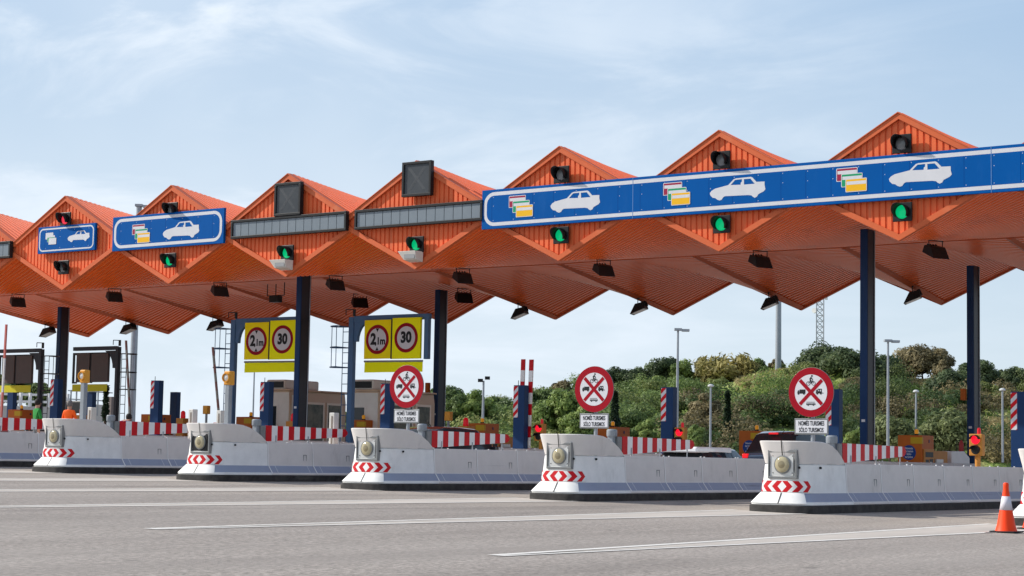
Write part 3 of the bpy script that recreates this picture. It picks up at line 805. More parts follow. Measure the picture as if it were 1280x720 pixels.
# signals on the gables
def make_signal(lensmat):
    root = empty('gable_signal')
    b = MB().box(-.30, .30, -.16, -.10, -.28, .28).build('signal_box', DARK, root, bevel=.015)
    MB().box(-.08, .08, -.09, .03, -.1, .1).build('mount', DARK, root)
    mb = MB(); n = 20; rr = .225
    pts = []
    for i in range(n+1):
        t = R(-40)+R(260)*i/n
        pts.append((rr*math.cos(t), rr*math.sin(t)))
    vs = []; 
    for (x, z) in pts:
        fr_ = .15+.27*max(0, (z/rr+.75)/1.75)
        vs += [(x, -.16, z), (x*1.02, -.16-fr_, z*1.02)]
    mb.raw(vs, [(2*i, 2*i+2, 2*i+3, 2*i+1) for i in range(n)])
    v = mb.build('visor', DARK, root, smooth='all', fix=False); sd = v.modifiers.new('thick', 'SOLIDIFY'); sd.thickness = .008
    MB().lathe([(.205, -.161), (.16, -.185), (.09, -.205), (.0001, -.21)], (0, 0, 0), 'y', 28).build('signal_lens', lensmat, root, smooth='all')
    return root
sig = {'g': make_signal(GREENLAMP), 'r': make_signal(REDLAMP_DIM), 'x': make_signal(GREYLENS)}
used = set()
def put_signal(kind, X, z, lb):
    loc = (X, 51.58, z+dz(X)); o = sig[kind]
    if kind in used: o = copy_tree(o, loc)
    used.add(kind); o.location = loc; tag(o, lb, 'signal light', 'signal lights on the gables')
GN = {0: 'rightmost full gable', 1: 'second gable from the right', 2: 'third gable from the right', 5: 'gable with the medium blue sign', 6: 'gable with the small blue sign'}
for i in (0, 1, 2, 5): put_signal('x', XG-6*i+.10, 10.60, 'unlit grey signal light high on the '+GN[i])
put_signal('r', XG-36+.10, 10.60, 'red lit signal light above the small blue sign')
for i in (0, 1, 2): put_signal('g', XG-6*i+.12, 8.58, 'green lit signal light low on the '+GN[i])
put_signal('g', XG-18+.1, 8.60, 'green lit signal light below the right narrow grey display')
put_signal('g', XG-24+.1, 8.62, 'green lit signal light below the left narrow grey display')
put_signal('g', XG-30+.1, 8.64, 'green lit signal light low on the gable with the medium blue sign')
put_signal('x', XG-36+.1, 8.65, 'unlit dark signal light below the small blue sign')
# small white floodlights at two gable tips
wf = empty('white_floodlight')
mb = MB(); mb.raw([(-.42, -.42, .16), (.36, -.42, .16), (.36, .05, .16), (-.42, .05, .16), (-.20, -.34, -.14), (.34, -.34, -.14), (.34, .05, -.20), (-.20, .05, -.20)], [(0, 1, 2, 3), (7, 6, 5, 4), (0, 4, 5, 1), (1, 5, 6, 2), (2, 6, 7, 3), (3, 7, 4, 0)])
mb.build('housing', LIGHTHOUSING, wf, bevel=.012)
MB().box(-.15, .30, -.39, -.36, -.10, .08).build('lamp_glass', FLOODGLASS, wf)
for i, lb in ((3, 'cream wedge floodlight at the gable tip under the right green signal without blue sign'), (4, 'cream wedge floodlight at the gable tip above the left booth column')):
    loc = (XG-6*i, 51.45, 8.18-.0252*i); o = wf if i == 3 else copy_tree(wf, loc); o.location = loc; tag(o, lb, 'floodlight', 'cream gable floodlights')

# displays
def make_display(W, H, cells):
    root = empty('variable_message_display')
    fr = MB(); t = .09
    fr.box(-W/2, W/2, -.02, .16, H/2-t, H/2); fr.box(-W/2, W/2, -.02, .16, -H/2, -H/2+t); fr.box(-W/2, -W/2+t, -.02, .16, -H/2+t, H/2-t); fr.box(W/2-t, W/2, -.02, .16, -H/2+t, H/2-t)
    fr.box(-W/2+t, W/2-t, .05, .14, -H/2+t, H/2-t)
    fr.build('display_frame', DARK, root, bevel=.008)
    if cells:
        mb = MB(); n = 14; x0, x1 = -W/2+t, W/2-t; s = (x1-x0)/n
        for i in range(n): mb.box(x0+i*s+.012, x0+(i+1)*s-.012, .03, .049, -H/2+t+.01, H/2-t-.01)
        mb.build('display_cells', DISPLAY, root)
    else:
        MB().box(-W/2+t, W/2-t, .03, .049, -H/2+t, H/2-t).build('display_glass', DISPLAY_DARK, root)
        mb = MB()
        for s in (-1, 1):
            for e in (-.045, 0, .045):
                mb.raw([(s*-.33+e-.012, .026, -.38), (s*-.33+e+.012, .026, -.38), (s*.33+e+.012, .026, .38), (s*.33+e-.012, .026, .38)], [(0, 1, 2, 3)])
        mb.build('lamp_cross', mat('unlit_cross_dots', (.10, .105, .11), .4), root)
    mb = MB(); mb.path([(-W/2*.7, .14, 0), (-W/2*.7, .28, 0)], .03, 6); mb.path([(W/2*.7, .14, 0), (W/2*.7, .28, 0)], .03, 6)
    mb.build('mounting_arm', ORANGE_TRIM, root)
    return root
dsp = make_display(5.62, .70, True)
for i, (X, z, lb) in enumerate(((-40.36, 9.54, 'long narrow grey display touching the left end of the long blue sign'), (-46.37, 9.52, 'long narrow grey display right of the medium blue sign'), (-64.4, 9.37, 'long narrow grey display cut by the left edge'))):
    o = dsp if i == 0 else copy_tree(dsp); o.location = (X, 51.36, z); o.rotation_euler = (0, -.0042, 0); tag(o, lb, 'display', 'narrow grey displays')
dq = make_display(1.28, 1.22, False)
for i, (X, z, lb) in enumerate(((-40.4, 10.82, 'square dark display standing above the roofline over the right narrow display'), (-46.38, 10.49, 'square dark display above the left narrow display'))):
    o = dq if i == 0 else copy_tree(dq); o.location = (X, 51.34, z); tag(o, lb, 'display', 'square dark displays')

# blue signs
CAR = [(-0.23, 0.0), (-0.17, 0.07), (-0.05, 0.13), (0.42, 0.21), (0.61, 0.38), (0.69, 0.4), (1.21, 0.41), (1.27, 0.38), (1.4, 0.24), (1.68, 0.23), (1.68, 0.12), (1.71, -0.01), (1.65, -0.07), (1.46, -0.15), (1.42, -0.22), (1.34, -0.25), (1.27, -0.21), (1.23, -0.17), (1.11, -0.15), (0.3, -0.13), (0.24, -0.16), (0.19, -0.23), (0.11, -0.25), (0.03, -0.22), (-0.03, -0.17), (-0.13, -0.15), (-0.21, -0.07)]
W1 = [(0.50, 0.205), (0.66, 0.355), (0.9, 0.36), (0.895, 0.28), (.86, .26), (.85, .19)]; W2 = [(0.965, 0.355), (1.19, 0.355), (1.34, 0.185), (0.97, 0.185)]
def rrect(x0, x1, z0, z1, r, n=8):
    pts = []
    for cx, cz, a in ((x1-r, z1-r, 0), (x0+r, z1-r, 90), (x0+r, z0+r, 180), (x1-r, z0+r, 270)):
        for i in range(n+1):
            t = R(a+90*i/n); pts.append((cx+r*math.cos(t), cz+r*math.sin(t)))
    return pts
def symbols(mb, cx, cz, y, s=1., plain=False, carshift=0, cardshift=0):
    tr_ = lambda L_: [(cx+carshift+x*s, cz+z*s) for x, z in L_]
    mb.flat(tr_(CAR), y-.003, 0, [tr_(W1), tr_(W2)])
    for q, (ox, oz, m_) in enumerate(((-1.9, .06, 2), (-1.74, -.12, 3), (-1.6, -.28, 4))):
        x0, x1, z0, z1 = ox, ox+.65, oz, oz+.36
        f = lambda r_: [(cx+cardshift+x*s, cz+z*s) for x, z in r_]
        yy = y-.003-.004*q
        mb.flat(f(rrect(x0-.02, x1+.02, z0-.02, z1+.02, .03, 3)), yy, 0)
        if not plain: mb.flat(f(rrect(x0, x1, z0, z1, .02, 3)), yy-.0012, m_)
        elif q == 1: mb.flat(f([(x0, z0), (x1, z0), (x1, z1-.1), (x0, z1-.1)]), yy-.0012, 3)
        if not plain: mb.flat(f([(x0+.02, z1-.16), (x1, z1-.16), (x1, z1-.06), (x0+.02, z1-.06)]), yy-.0024, 0)
SM = [SIGNWHITE, BLUE, REDCARD, GREENCARD, GOLD, mat('blue_sign_seam', (.0005, .05, .22), .5, spec=.05), mat('pale_blue_joint', (.10, .22, .45), .5)]
def ringp(cx, cz, r, n=48): return [(cx+r*math.cos(2*math.pi*i/n), cz+r*math.sin(2*math.pi*i/n)) for i in range(n)]
def blue_sign(x0, x1, z0, z1, Y, gables, lb, border=.12, margin=.09, rad=.42, s=1., plain=False, cz=9.56, carshift=0, joints=(), openend=False, cardshift=0):
    X0 = (x0+x1)/2
    root = empty('toll_lane_sign', (X0, Y, 0), lb, 'sign', 'blue lane signs'); root.rotation_euler = (0, -.0042, 0)
    off = dz(X0)
    a, b = x0-X0, x1-X0
    z0, z1, cz = z0, z1, cz
    P = MB().box(a, b, 0, .11, z0, z1).build('sign_panel', BLUE, root, bevel=.006)
    mb = MB(); y = -.004
    o1 = rrect(a+margin, (b+3 if openend else b-margin), z0+margin, z1-margin, rad); o2 = rrect(a+margin+border, (b+3 if openend else b-margin-border), z0+margin+border, z1-margin-border, rad-border)
    if openend:
        o1 = [(min(p[0], b), p[1]) for p in o1]; o2 = [(min(p[0], b-.001), p[1]) for p in o2]
    mb.flat(o1, y, 0); mb.flat(o2, y-.002, 1)
    for g_ in gables: symbols(mb, XG-6*g_-X0, cz, y-.003, s, plain, carshift, cardshift)
    xx = a+.42; zi0, zi1 = z0+margin+border+.02, z1-margin-border-.02
    while xx < b-.2:
        mb.flat([(xx-.008, zi0), (xx+.008, zi0), (xx+.008, zi1), (xx-.008, zi1)], y-.0026, 5)
        for zz in (zi0+.04, (zi0+zi1)/2+.1, zi1-.04): mb.flat(ringp(xx+.06, zz, .013, 6), y-.0026, 0)
        xx += .835
    for j in joints: mb.flat([(j-X0-.010, z0), (j-X0+.010, z0), (j-X0+.010, z1), (j-X0-.010, z1)], y-.0028, 6)
    mb.build('sign_face', SM, root, fix=False)
    mb = MB()
    x = a+.8
    while x < b-.3:
        for z in (z0+.35, z1-.35): mb.box(x-.04, x+.04, .11, .25, z-.04, z+.04)
        x += 2.0
    mb.build('mounting_bracket', GREYFRAME, root)
blue_sign(-37.54, -12.6, 8.94, 10.27, 51.38, (0, 1, 2, -1), 'very long blue sign across the three right gables with card and car symbols', joints=(-19.61, -31.55), openend=True)
blue_sign(-55.53, -49.53, 9.02, 10.36, 51.38, (5,), 'medium blue sign with white rounded border, coloured cards and one car')
blue_sign(-59.92, -56.57, 9.12, 10.20, 51.42, (6,), 'small blue sign with white cards and small white car', border=.06, margin=.07, rad=.22, s=.66, cz=9.66, plain=True, carshift=.50, cardshift=.30)

# ------------------------------------------------------------------ gantries with lane signs
def ladder_cage(mb, x0, x1, y, zb, zt, cagex):
    for x in (x0, x1): mb.tube((x, y, zb), (x, y, zt), .016, n=6)
    z = zb
    while z < zt: mb.tube((x0, y, z), (x1, y, z), .016, n=5); z += .42
    for z in (zt, zt-.85, zt-1.65):
        xa = x0 if cagex < x0 else x1
        pts = [(xa+(cagex-xa)*math.sin(math.pi*i/12), y-.36*math.cos(math.pi*i/12), z) for i in range(13)]
        mb.path(pts, .026, 5); mb.tube((x0, y, z), (xa, y-.35, z), .02, n=5); mb.tube((xa, y+.35, z), (xa, y, z), .02, n=5)
    for q in (.3, .7):
        xa = x0 if cagex < x0 else x1
        x = xa+(cagex-xa)*math.sin(math.pi*q); mb.tube((x, y-.35+.7*q, zt), (x, y-.35+.7*q, zt-1.65), .016, n=5)
def ringp(cx, cz, r, n=48): return [(cx+r*math.cos(2*math.pi*i/n), cz+r*math.sin(2*math.pi*i/n)) for i in range(n)]
def make_gantry(front=True):
    root = empty('sign_gantry')
    st = STEELBLUE if front else NAVY_DARK
    pw_ = .125 if front else .09
    mb = MB(); mb.box(-pw_, pw_, -.09, .12, .3, 6.10); mb.build('gantry_post', st, root, bevel=.012)
    s = 1 if front else -1; E = 3.92 if front else 3.02
    mb = MB(); mb.box(min(s*pw_, s*E), max(s*pw_, s*E), -.07, .12, 5.92 if front else 5.96, 6.14)
    if front: mb.box(3.70, 3.90, -.07, .12, 4.36, 5.92)
    # curved haunch
    pts = [(s*pw_, 5.93), (s*.85, 5.93)]+[(s*(.85-.55*math.sin(R(a))), 5.86-.75*(1-math.cos(R(a)))) for a in range(15, 91, 15)]+[(s*pw_, 5.11)]
    mb.prism(pts, 'y', -.05, .10)
    mb.build('gantry_beam', st, root, bevel=.01)
    mb = MB(); ladder_cage(mb, -s*.36-.16, -s*.36+.16, .05, .9, 5.75, -s*1.10); mb.build('caged_ladder', st, root)
    mb = MB(); mb.box(.05, .12, -.05, .05, 6.14, 6.42); mb.path([(.08, 0, 6.40), (-.35, 0, 6.42), (-.35, 0, 6.2)], .02, 5); mb.build('top_bracket', DARK, root)
    if front:
        b1 = MB().box(.80, 2.14, -.20, -.09, 4.40, 5.94).build('height_limit_board', YELLOW2, root, bevel=.006)
        b2 = MB().box(2.22, 3.62, -.20, -.09, 4.38, 5.99).build('speed_limit_board', YELLOW, root, bevel=.006)
        MB().box(2.145, 2.215, -.19, -.10, 4.38, 5.96).build('board_gap', DARK, root)
        y = -.203
        for (cx, cz, par, which) in ((1.47, 5.16, b1, 0), (2.92, 5.20, b2, 1)):
            mb = MB(); mb.flat(ringp(cx, cz, .585), y, 0); mb.flat(ringp(cx, cz, .45), y-.003, 1)
            if which == 0:
                mb.text('2', cx-.20, cz+.0, y-.006, .60, .92, 2, .030); mb.text(',1m', cx+.15, cz-.075, y-.006, .38, .92, 2, .018)
                mb.flat([(cx-.085, cz+.44), (cx, cz+.29), (cx+.085, cz+.44)], y-.006, 2); mb.flat([(cx-.085, cz-.44), (cx+.085, cz-.44), (cx, cz-.29)], y-.006, 2)
            else: mb.text('30', cx, cz, y-.006, .58, .92, 2, .032)
            mb.build('limit_symbol', [SIGNRED, SIGNWHITE, BLACK], par, fix=False)
        mb = MB(); mb.path([(.78, -.14, 4.30), (3.72, -.14, 4.28)], .04, 8); mb.build('flap_rail', GALV, root)
        mb = MB(); n = 12
        vs = []
        for i in range(n+1):
            x = .80+2.92*i/n; vs += [(x, -.14+.012*math.sin(i*1.7), 4.26), (x, -.15+.03*math.sin(i*1.1), 3.86)]
        mb.raw(vs, [(2*i, 2*i+2, 2*i+3, 2*i+1) for i in range(n)]); mb.build('yellow_flap', YELLOW, root, fix=False)
    else:
        fr = MB(); fr.box(-3.02, -.52, -.06, .02, 5.75, 5.86); fr.box(-3.02, -2.93, -.06, .02, 4.40, 5.75); fr.box(-2.93, -2.75, -.06, .02, 4.40, 4.48)
        fr.build('board_frame', DARK, root)
        b1 = MB().box(-2.72, -1.82, -.10, .04, 4.46, 5.84).build('sign_back', BROWN, root, bevel=.006)
        b2 = MB().box(-1.68, -.56, -.10, .04, 4.46, 5.80).build('sign_back', BROWN, root, bevel=.006)
        MB().box(-1.81, -1.69, -.06, .02, 4.42, 5.75).build('board_gap', DARK, root)
        mb = MB().box(-2.95, -.58, -.09, -.07, 4.02, 4.36); mb.build('yellow_flap', OLIVE, root)
    return root
ga = make_gantry(True)
for i, (X, lb) in enumerate(((-48.97, 'blue steel gantry with yellow 2,1m and 30 boards behind the round sign'), (-55.45, 'blue steel gantry with yellow 2,1m and 30 boards left of the tall column'))):
    o = ga if i == 0 else copy_tree(ga); o.location = (X, 58.3, .62+.07*i); tag(o, lb, 'gantry', 'lane gantries')
gb = make_gantry(False)
for i, (px, lb) in enumerate(((148, 'dark steel gantry with brown sign backs over the amber signal'), (52, 'dark steel gantry with brown sign backs cut by the left edge'))):
    q = atY(px, 433+3*i, 61.6); o = gb if i == 0 else copy_tree(gb); o.location = (q.x, 61.6, q.z-6.12); tag(o, lb, 'gantry', 'lane gantries seen from behind')

# ------------------------------------------------------------------ booths
PANE = mat('painted_reflection_glass', (.025, .03, .02), .22, col2=(.14, .13, .09), scale=2.2, amt=.35, spec=.25)  # reflected foliage painted in as green-brown mottling
def make_booth(Ln):
    root = empty('toll_booth')
    MB().prism([(-.75, .45), (.85, .45), (.85, 2.75), (.78, 3.2), (-.68, 3.2), (-.75, 2.75)], 'y', 0, Ln).build('booth_wall', BOOTH2, root, bevel=.05)
    MB().box(-.70, .80, -.02, 0-.001, .5, 3.12).build('front_panel', BOOTH, root, bevel=.004)
    MB().box(-.8, .9, -.06, Ln+.05, 3.19, 3.26).build('roof_edge', BOOTH2, root, bevel=.02)
    w = MB(); w.box(-.55, .20, -.04, -.021, .9, 2.62); wf_ = w.build('front_window', BOOTH, root, bevel=.01)
    MB().box(-.46, .11, -.05, -.041, 1.0, 2.52).build('window_pane', GLASS, wf_)
    for (y0, y1) in ((.85, 2.25), (2.4, 3.45)):
        f_ = MB().box(.851, .885, y0, y1, .55, 2.74).build('side_window', mat('pale_window_frame', (.82, .72, .60), .5), root, bevel=.01)
        MB().box(.886, .89, y0+.10, y1-.10, 1.0, 2.64).build('window_pane', PANE, f_)
    MB().box(.852, .872, .10, .75, .5, 3.0).build('side_panel', BOOTH, root, bevel=.01)
    a = MB(); a.box(-.70, .40, .15, 2.4, 3.262, 3.68); ac = a.build('air_conditioner', BOOTH, root, bevel=.07)
    MB().box(-.62, .32, .13, .149, 3.33, 3.6).build('air_grille', DARK, ac)
    return root
bo = make_booth(3.75)
for i, (k, Y, lb) in enumerate(((6, 60.0, 'tan toll booth behind the round sign with an air conditioner on its roof'), (7, 61.3, 'tan toll booth split by the tall navy column'))):
    o = bo if i == 0 else copy_tree(bo); o.location = (xc(k), Y, gz(xc(k))); tag(o, lb, 'toll booth', 'toll booths')

# ------------------------------------------------------------------ ticket machines
def make_machine(simple=False):
    root = empty('ticket_machine')
    MB().box(-.30, .56, 0, 1.0, .44, 2.0).build('machine_body', MACHINE, root, bevel=.012)
    mb = MB(); mb.box(.16, .563, -.005, .04, 1.72, 1.93); mb.box(.558, .566, -.005, .10, 1.72, 1.93); mb.build('yellow_label', YELLOWSIDE, root)
    if not simple:
        mb = MB(); n = 40
        mb.flat(ringp(.10, 1.42, .25, n), -.004, 0)
        mb.text('Només', .10, 1.56, -.007, .10, .95, 1, .002); mb.text('targetes', .10, 1.465, -.007, .10, .95, 1, .002); mb.text('Sólo', .10, 1.37, -.007, .10, .95, 1, .002); mb.text('tarjetas', .10, 1.275, -.007, .10, .95, 1, .002)
        mb.build('round_sticker', [mat('blue_sticker', (.006, .045, .22), .4), SIGNWHITE], root, fix=False)
    mb = MB(); mb.box(.563, .60, .10, .95, .9, 1.55, 0); mb.box(.60, .606, .20, .85, 1.28, 1.45, 1); mb.box(.60, .606, .22, .48, 1.0, 1.2, 1); mb.box(.60, .606, .55, .85, .95, 1.22, 1)
    mb.build('payment_panel', [MACHINE2, DARK], root, bevel=.004)
    mb = MB(); mb.box(.565, .575, .55, .62, 1.76, 1.86); mb.build('side_badge', NAVY, root)
    mb = MB(); mb.box(-.25, .52, 1.02, 2.3, .44, 1.50, 0); mb.box(.52, .60, 1.15, 1.75, 1.10, 1.22, 1); mb.box(.52, .54, 1.1, 1.9, .98, 1.09, 2)
    mb.build('receipt_unit', [MACHINE2, PLATE, DARK], root, bevel=.01)
    bb = MB().lathe([(.075, 2.0), (.075, 2.05)], (.22, .35, 0), n=14); bcn = bb.build('beacon_base', DARK, root)
    MB().lathe([(.065, 2.051), (.07, 2.16), (.05, 2.20), (.0001, 2.21)], (.22, .35, 0), n=14).build('beacon_lamp', AMBER, bcn, smooth=True)
    return root
tm = make_machine(); tm2 = make_machine(True)
TL = {2: 'orange ticket machine with round blue sticker at the tip of the striped board', 3: 'orange ticket machine with round blue sticker left of the dark blue car', 4: 'orange ticket machine behind the round sign on the slope side',
      5: 'orange brown ticket machine between the black car and the raised booms', 6: 'orange brown ticket machine beside the left edge of the right booth', 7: 'orange brown ticket machine behind the amber signal by the ladder', 8: 'orange brown ticket machine beside the free standing hatched pillar'}
for k in range(2, 9):
    src = tm if k < 4 else tm2
    loc = (xc(k), 59.45 if k != 7 else 59.2, gz(xc(k)))
    o = src if k in (2, 4) else copy_tree(src, loc)
    o.location = loc; tag(o, TL[k], 'ticket machine', 'ticket machines')
o = copy_tree(tm2, (atY(17, 517, 57.5).x-.1, 57.5, gz(-67)+.05), 'low brown ticket machine at the far left edge'); o['group'] = 'ticket machines'
for (k, Y, xo, lb) in ((5, 57.3, .4, 'slim ochre box with red lamp left of the black car'), (6, 57.5, .55, 'slim ochre cabinet with red lamp in front of the left column booth'), (8, 58.6, .3, 'ochre cabinet with red lamp beside a plain dark pillar'), (9, 57.2, .7, 'ochre cabinet with red lamp right of the person in orange')):
    if k == 5: px = 578
    elif k == 6: px = 362
    elif k == 8: px = 224
    else: px = 97
    q = atY(px, 540, Y); root = empty('warning_cabinet', (q.x, Y, gz(q.x)), lb, 'cabinet', 'ochre warning cabinets')
    MB().box(-.22, .22, 0, .5, .44, 1.86).build('cabinet_body', MACHINE2, root, bevel=.02)
    MB().lathe([(.10, 1.861), (.11, 1.9), (.10, 2.12), (.05, 2.18), (.0001, 2.19)], (0, .2, 0), n=14).build('red_beacon_lamp', REDBEACON, root, smooth=True)
# off white cabinets on the left islands
cb = empty('white_cabinet'); MB().box(-.10, .10, 0, .22, .44, 2.05).build('cabinet_body', CABINET, cb, bevel=.015); MB().box(-.02, .045, -.006, -.001, .6, 1.95).build('cabinet_door', mat('brown_grey_strip', (.20, .17, .14), .5), cb)
MB().box(.101, .106, .04, .18, .6, 1.95).build('side_door', CABINET, cb)
for i, (px, Y, lb) in enumerate(((415, 43.8, 'tall white cabinet before the left column booth'), (238.5, 43.8, 'white cabinet above the dark lamp nose'), (273.5, 45.06, 'white cabinet left of the amber signal post by the ladder'), (112, 45.06, 'white cabinet right of the grey amber signal post at far left'))):
    X = atY(px, 512, Y).x; o = cb if i == 0 else copy_tree(cb); o.location = (X, Y, gz(X)); tag(o, lb, 'cabinet', 'white lane cabinets')
# little orange headed posts
op = empty('orange_headed_post'); MB().tube((0, 0, .3), (0, 0, 1.95), .05, n=10).build('post', POSTGREY, op, smooth=True); MB().box(-.13, .13, -.10, .10, 1.93, 2.28).build('lamp_head', AMBERBODY, op, bevel=.02)
for i, (k, Y, lb) in enumerate(((5, 57.9, 'small orange headed post at the foot of the 30 sign column'), (7, 57.1, 'small orange headed post between two white cabinets'))):
    o = op if i == 0 else copy_tree(op); o.location = (xc(k), Y, gz(xc(k))+.12); tag(o, lb, 'post', 'orange headed posts')
# white sloped cover on island 2
wc = MB(); wc.prism([(62.15, .44), (63.8, .44), (63.8, 1.30), (63.3, 1.52), (62.15, 1.50)], 'x', -.3, .5)
o = wc.build('white_cover', WHITE, None, (xc(2), 0, gz(xc(2))), bevel=.02); tag(o, 'white sloped cover right of the ticket machine with blue sticker', 'cover')

# lane traffic lights, booms
def make_tl():
    root = empty('lane_traffic_light')
    MB().tube((0, .08, .3), (0, .08, 1.45), .075, n=12).build('post', MACHINE2, root, smooth=True)
    h = MB().box(-.19, .19, -.08, .14, 1.40, 2.0).build('signal_head', MACHINE2, root, bevel=.02)
    for z, m_, nm in ((1.84, REDLAMP, 'red_lens'), (1.56, DARK, 'dark_lens')):
        mb = MB(); mb.lathe([(.125, -.08), (.125, -.10), (.0001, -.115)], (0, 0, z), 'y', 22); mb.build(nm, m_, h, smooth=True)
        mb = MB(); vs = []
        for i in range(13):
            t = R(10+160*i/12); vs += [(.135*math.cos(t), -.08, z+.135*math.sin(t)), (.14*math.cos(t), -.26, z+.14*math.sin(t)-.02)]
        mb.raw(vs, [(2*i, 2*i+2, 2*i+3, 2*i+1) for i in range(12)]); v = mb.build('visor', DARK, h, smooth='all', fix=False); v.modifiers.new('thick', 'SOLIDIFY').thickness = .006
    MB().lathe([(.05, 2.0), (.05, 2.10), (.04, 2.16), (.0001, 2.17)], (.05, .05, 0), n=12).build('top_beacon', REDBEACON, root, smooth=True)
    return root
tl = make_tl()
for i, (X, Y, lb) in enumerate(((-19.73, 50.4, 'red traffic light before the rear navy column at right'), (-31.55, 54.5, 'red traffic light behind the hatched pillar by the tall lamp pole'), (-37.45, 54.9, 'red traffic light at the foot of the raised boom'))):
    o = tl if i == 0 else copy_tree(tl); o.location = (X, Y, gz(X)); tag(o, lb, 'traffic light', 'lane traffic lights')
BX1, BX2, BX3, BX4 = atY(660.0, 545, 54.75).x, atY(664.5, 449, 54.75).x, atY(650.5, 545, 55.6).x, atY(654.2, 449, 55.6).x
def boom(p0, p1, wd, lb, n=9, colors=(RED, WHITE), start=0):
    p0, p1 = Vector(p0), Vector(p1)
    root = empty('raised_boom', p0, lb, 'boom barrier', 'raised boom barriers')
    d = (p1-p0)/n; mb = MB()
    for i in range(n):
        a, b = d*i, d*(i+1)
        x0, x1, y0, y1 = -wd/2, wd/2, -.03, .03
        mb.raw([(a.x+x, a.y+y, a.z) for x, y in ((x0, y0), (x1, y0), (x1, y1), (x0, y1))]+[(b.x+x, b.y+y, b.z) for x, y in ((x0, y0), (x1, y0), (x1, y1), (x0, y1))],
               [(3, 2, 1, 0), (4, 5, 6, 7), (0, 1, 5, 4), (1, 2, 6, 5), (2, 3, 7, 6), (3, 0, 4, 7)], (i+start) % 2)
    mb.build('boom_arm', list(colors), root)
    MB().box(-.2, .2, -.16, .2, -.75, .1).build('boom_housing', mat('pinkish_housing', (.30, .12, .11), .5), root, bevel=.02)
boom((BX1, 54.75, 1.15), (BX2, 54.75, 4.66), .16, 'right one of two raised red and white booms', 9)
boom((BX3, 55.6, 1.15), (BX4, 55.6, 4.73), .16, 'left one of two raised red and white booms, behind the hatched pillar', 9)
DK = (mat('dark_red_boom', (.12, .05, .045), .5), mat('grey_boom', (.13, .12, .11), .5))
boom((-54.93, 52.1, 2.2), (-54.93, 51.7, 5.5), .075, 'thin raised boom right of the brown backed gantry', 9, DK)
boom((-48.93, 50.85, 2.2), (-48.93, 50.35, 5.05), .075, 'thin raised boom beside the ladder of the left yellow sign gantry', 9, DK)
boom((-54.9, 45.7, 2.0), (-54.9, 45.76, 5.72), .075, 'thin pinkish white boom at the left edge', 3, (mat('faded_pink_red', (.45, .12, .10), .5), mat('grey_white_boom', (.55, .53, .52), .5)))
# extinguisher and orange boxes on the columns
ex = empty('fire_extinguisher', (-25.80, 64.45, gz(-25.8)), 'red fire extinguisher left of the red traffic light', 'fire extinguisher')
MB().lathe([(.07, 1.35), (.085, 1.38), (.085, 1.80), (.05, 1.88), (.03, 1.92), (.0001, 1.93)], n=14).build('cylinder', mat('faded_red', (.42, .05, .05), .5), ex, smooth=True)
MB().path([(.0, 0, 1.93), (-.16, 0, 1.90), (-.2, 0, 1.7), (-.15, 0, 1.5)], .014, 6).build('hose', DARK, ex)
MB().box(-.02, .02, .06, .12, .3, 1.7).build('stand', POSTGREY, ex)
for i, (X, Y, z, lb) in enumerate(((-25.75, 64.58, 3.55, 'small orange brown box fixed to the rear column at right'), (-49.95, 64.58, 3.95, 'small orange brown box fixed to the 30 sign column'))):
    tag(MB().box(-.14, .05, 0, .16, 0, .42).build('speaker_box', MACHINE, None, (X, Y, z), bevel=.02), lb, 'box', 'boxes on columns')

# ------------------------------------------------------------------ traffic cones
def make_cone():
    root = empty('traffic_cone')
    MB().box(-.24, .24, -.24, .24, .004, .035).build('cone_base', RUBBER, root, bevel=.012)
    prof = [(.205, .035), (.195, .06), (.165, .16), (.118, .42), (.118, .42), (.073, .68), (.055, .78), (.05, .86), (.052, .90), (.040, .925), (.0001, .93)]
    mb = MB(); mb.lathe(prof, n=28); c = mb.build('cone_body', CONEORANGE, root, smooth=True)
    MB().lathe([(.1215, .42), (.0775, .675)], n=28).build('reflective_sleeve', CONEBAND, c, smooth='all')
    return root
cn = make_cone(); cn.location = (-12.86, 34.3, gz(-12.86)); tag(cn, 'orange traffic cone with pale band standing on the white gore at right', 'traffic cone', 'traffic cones')
copy_tree(cn, (-13.18, 36.6, gz(-13.18)), 'orange traffic cone peeking in at the right edge')

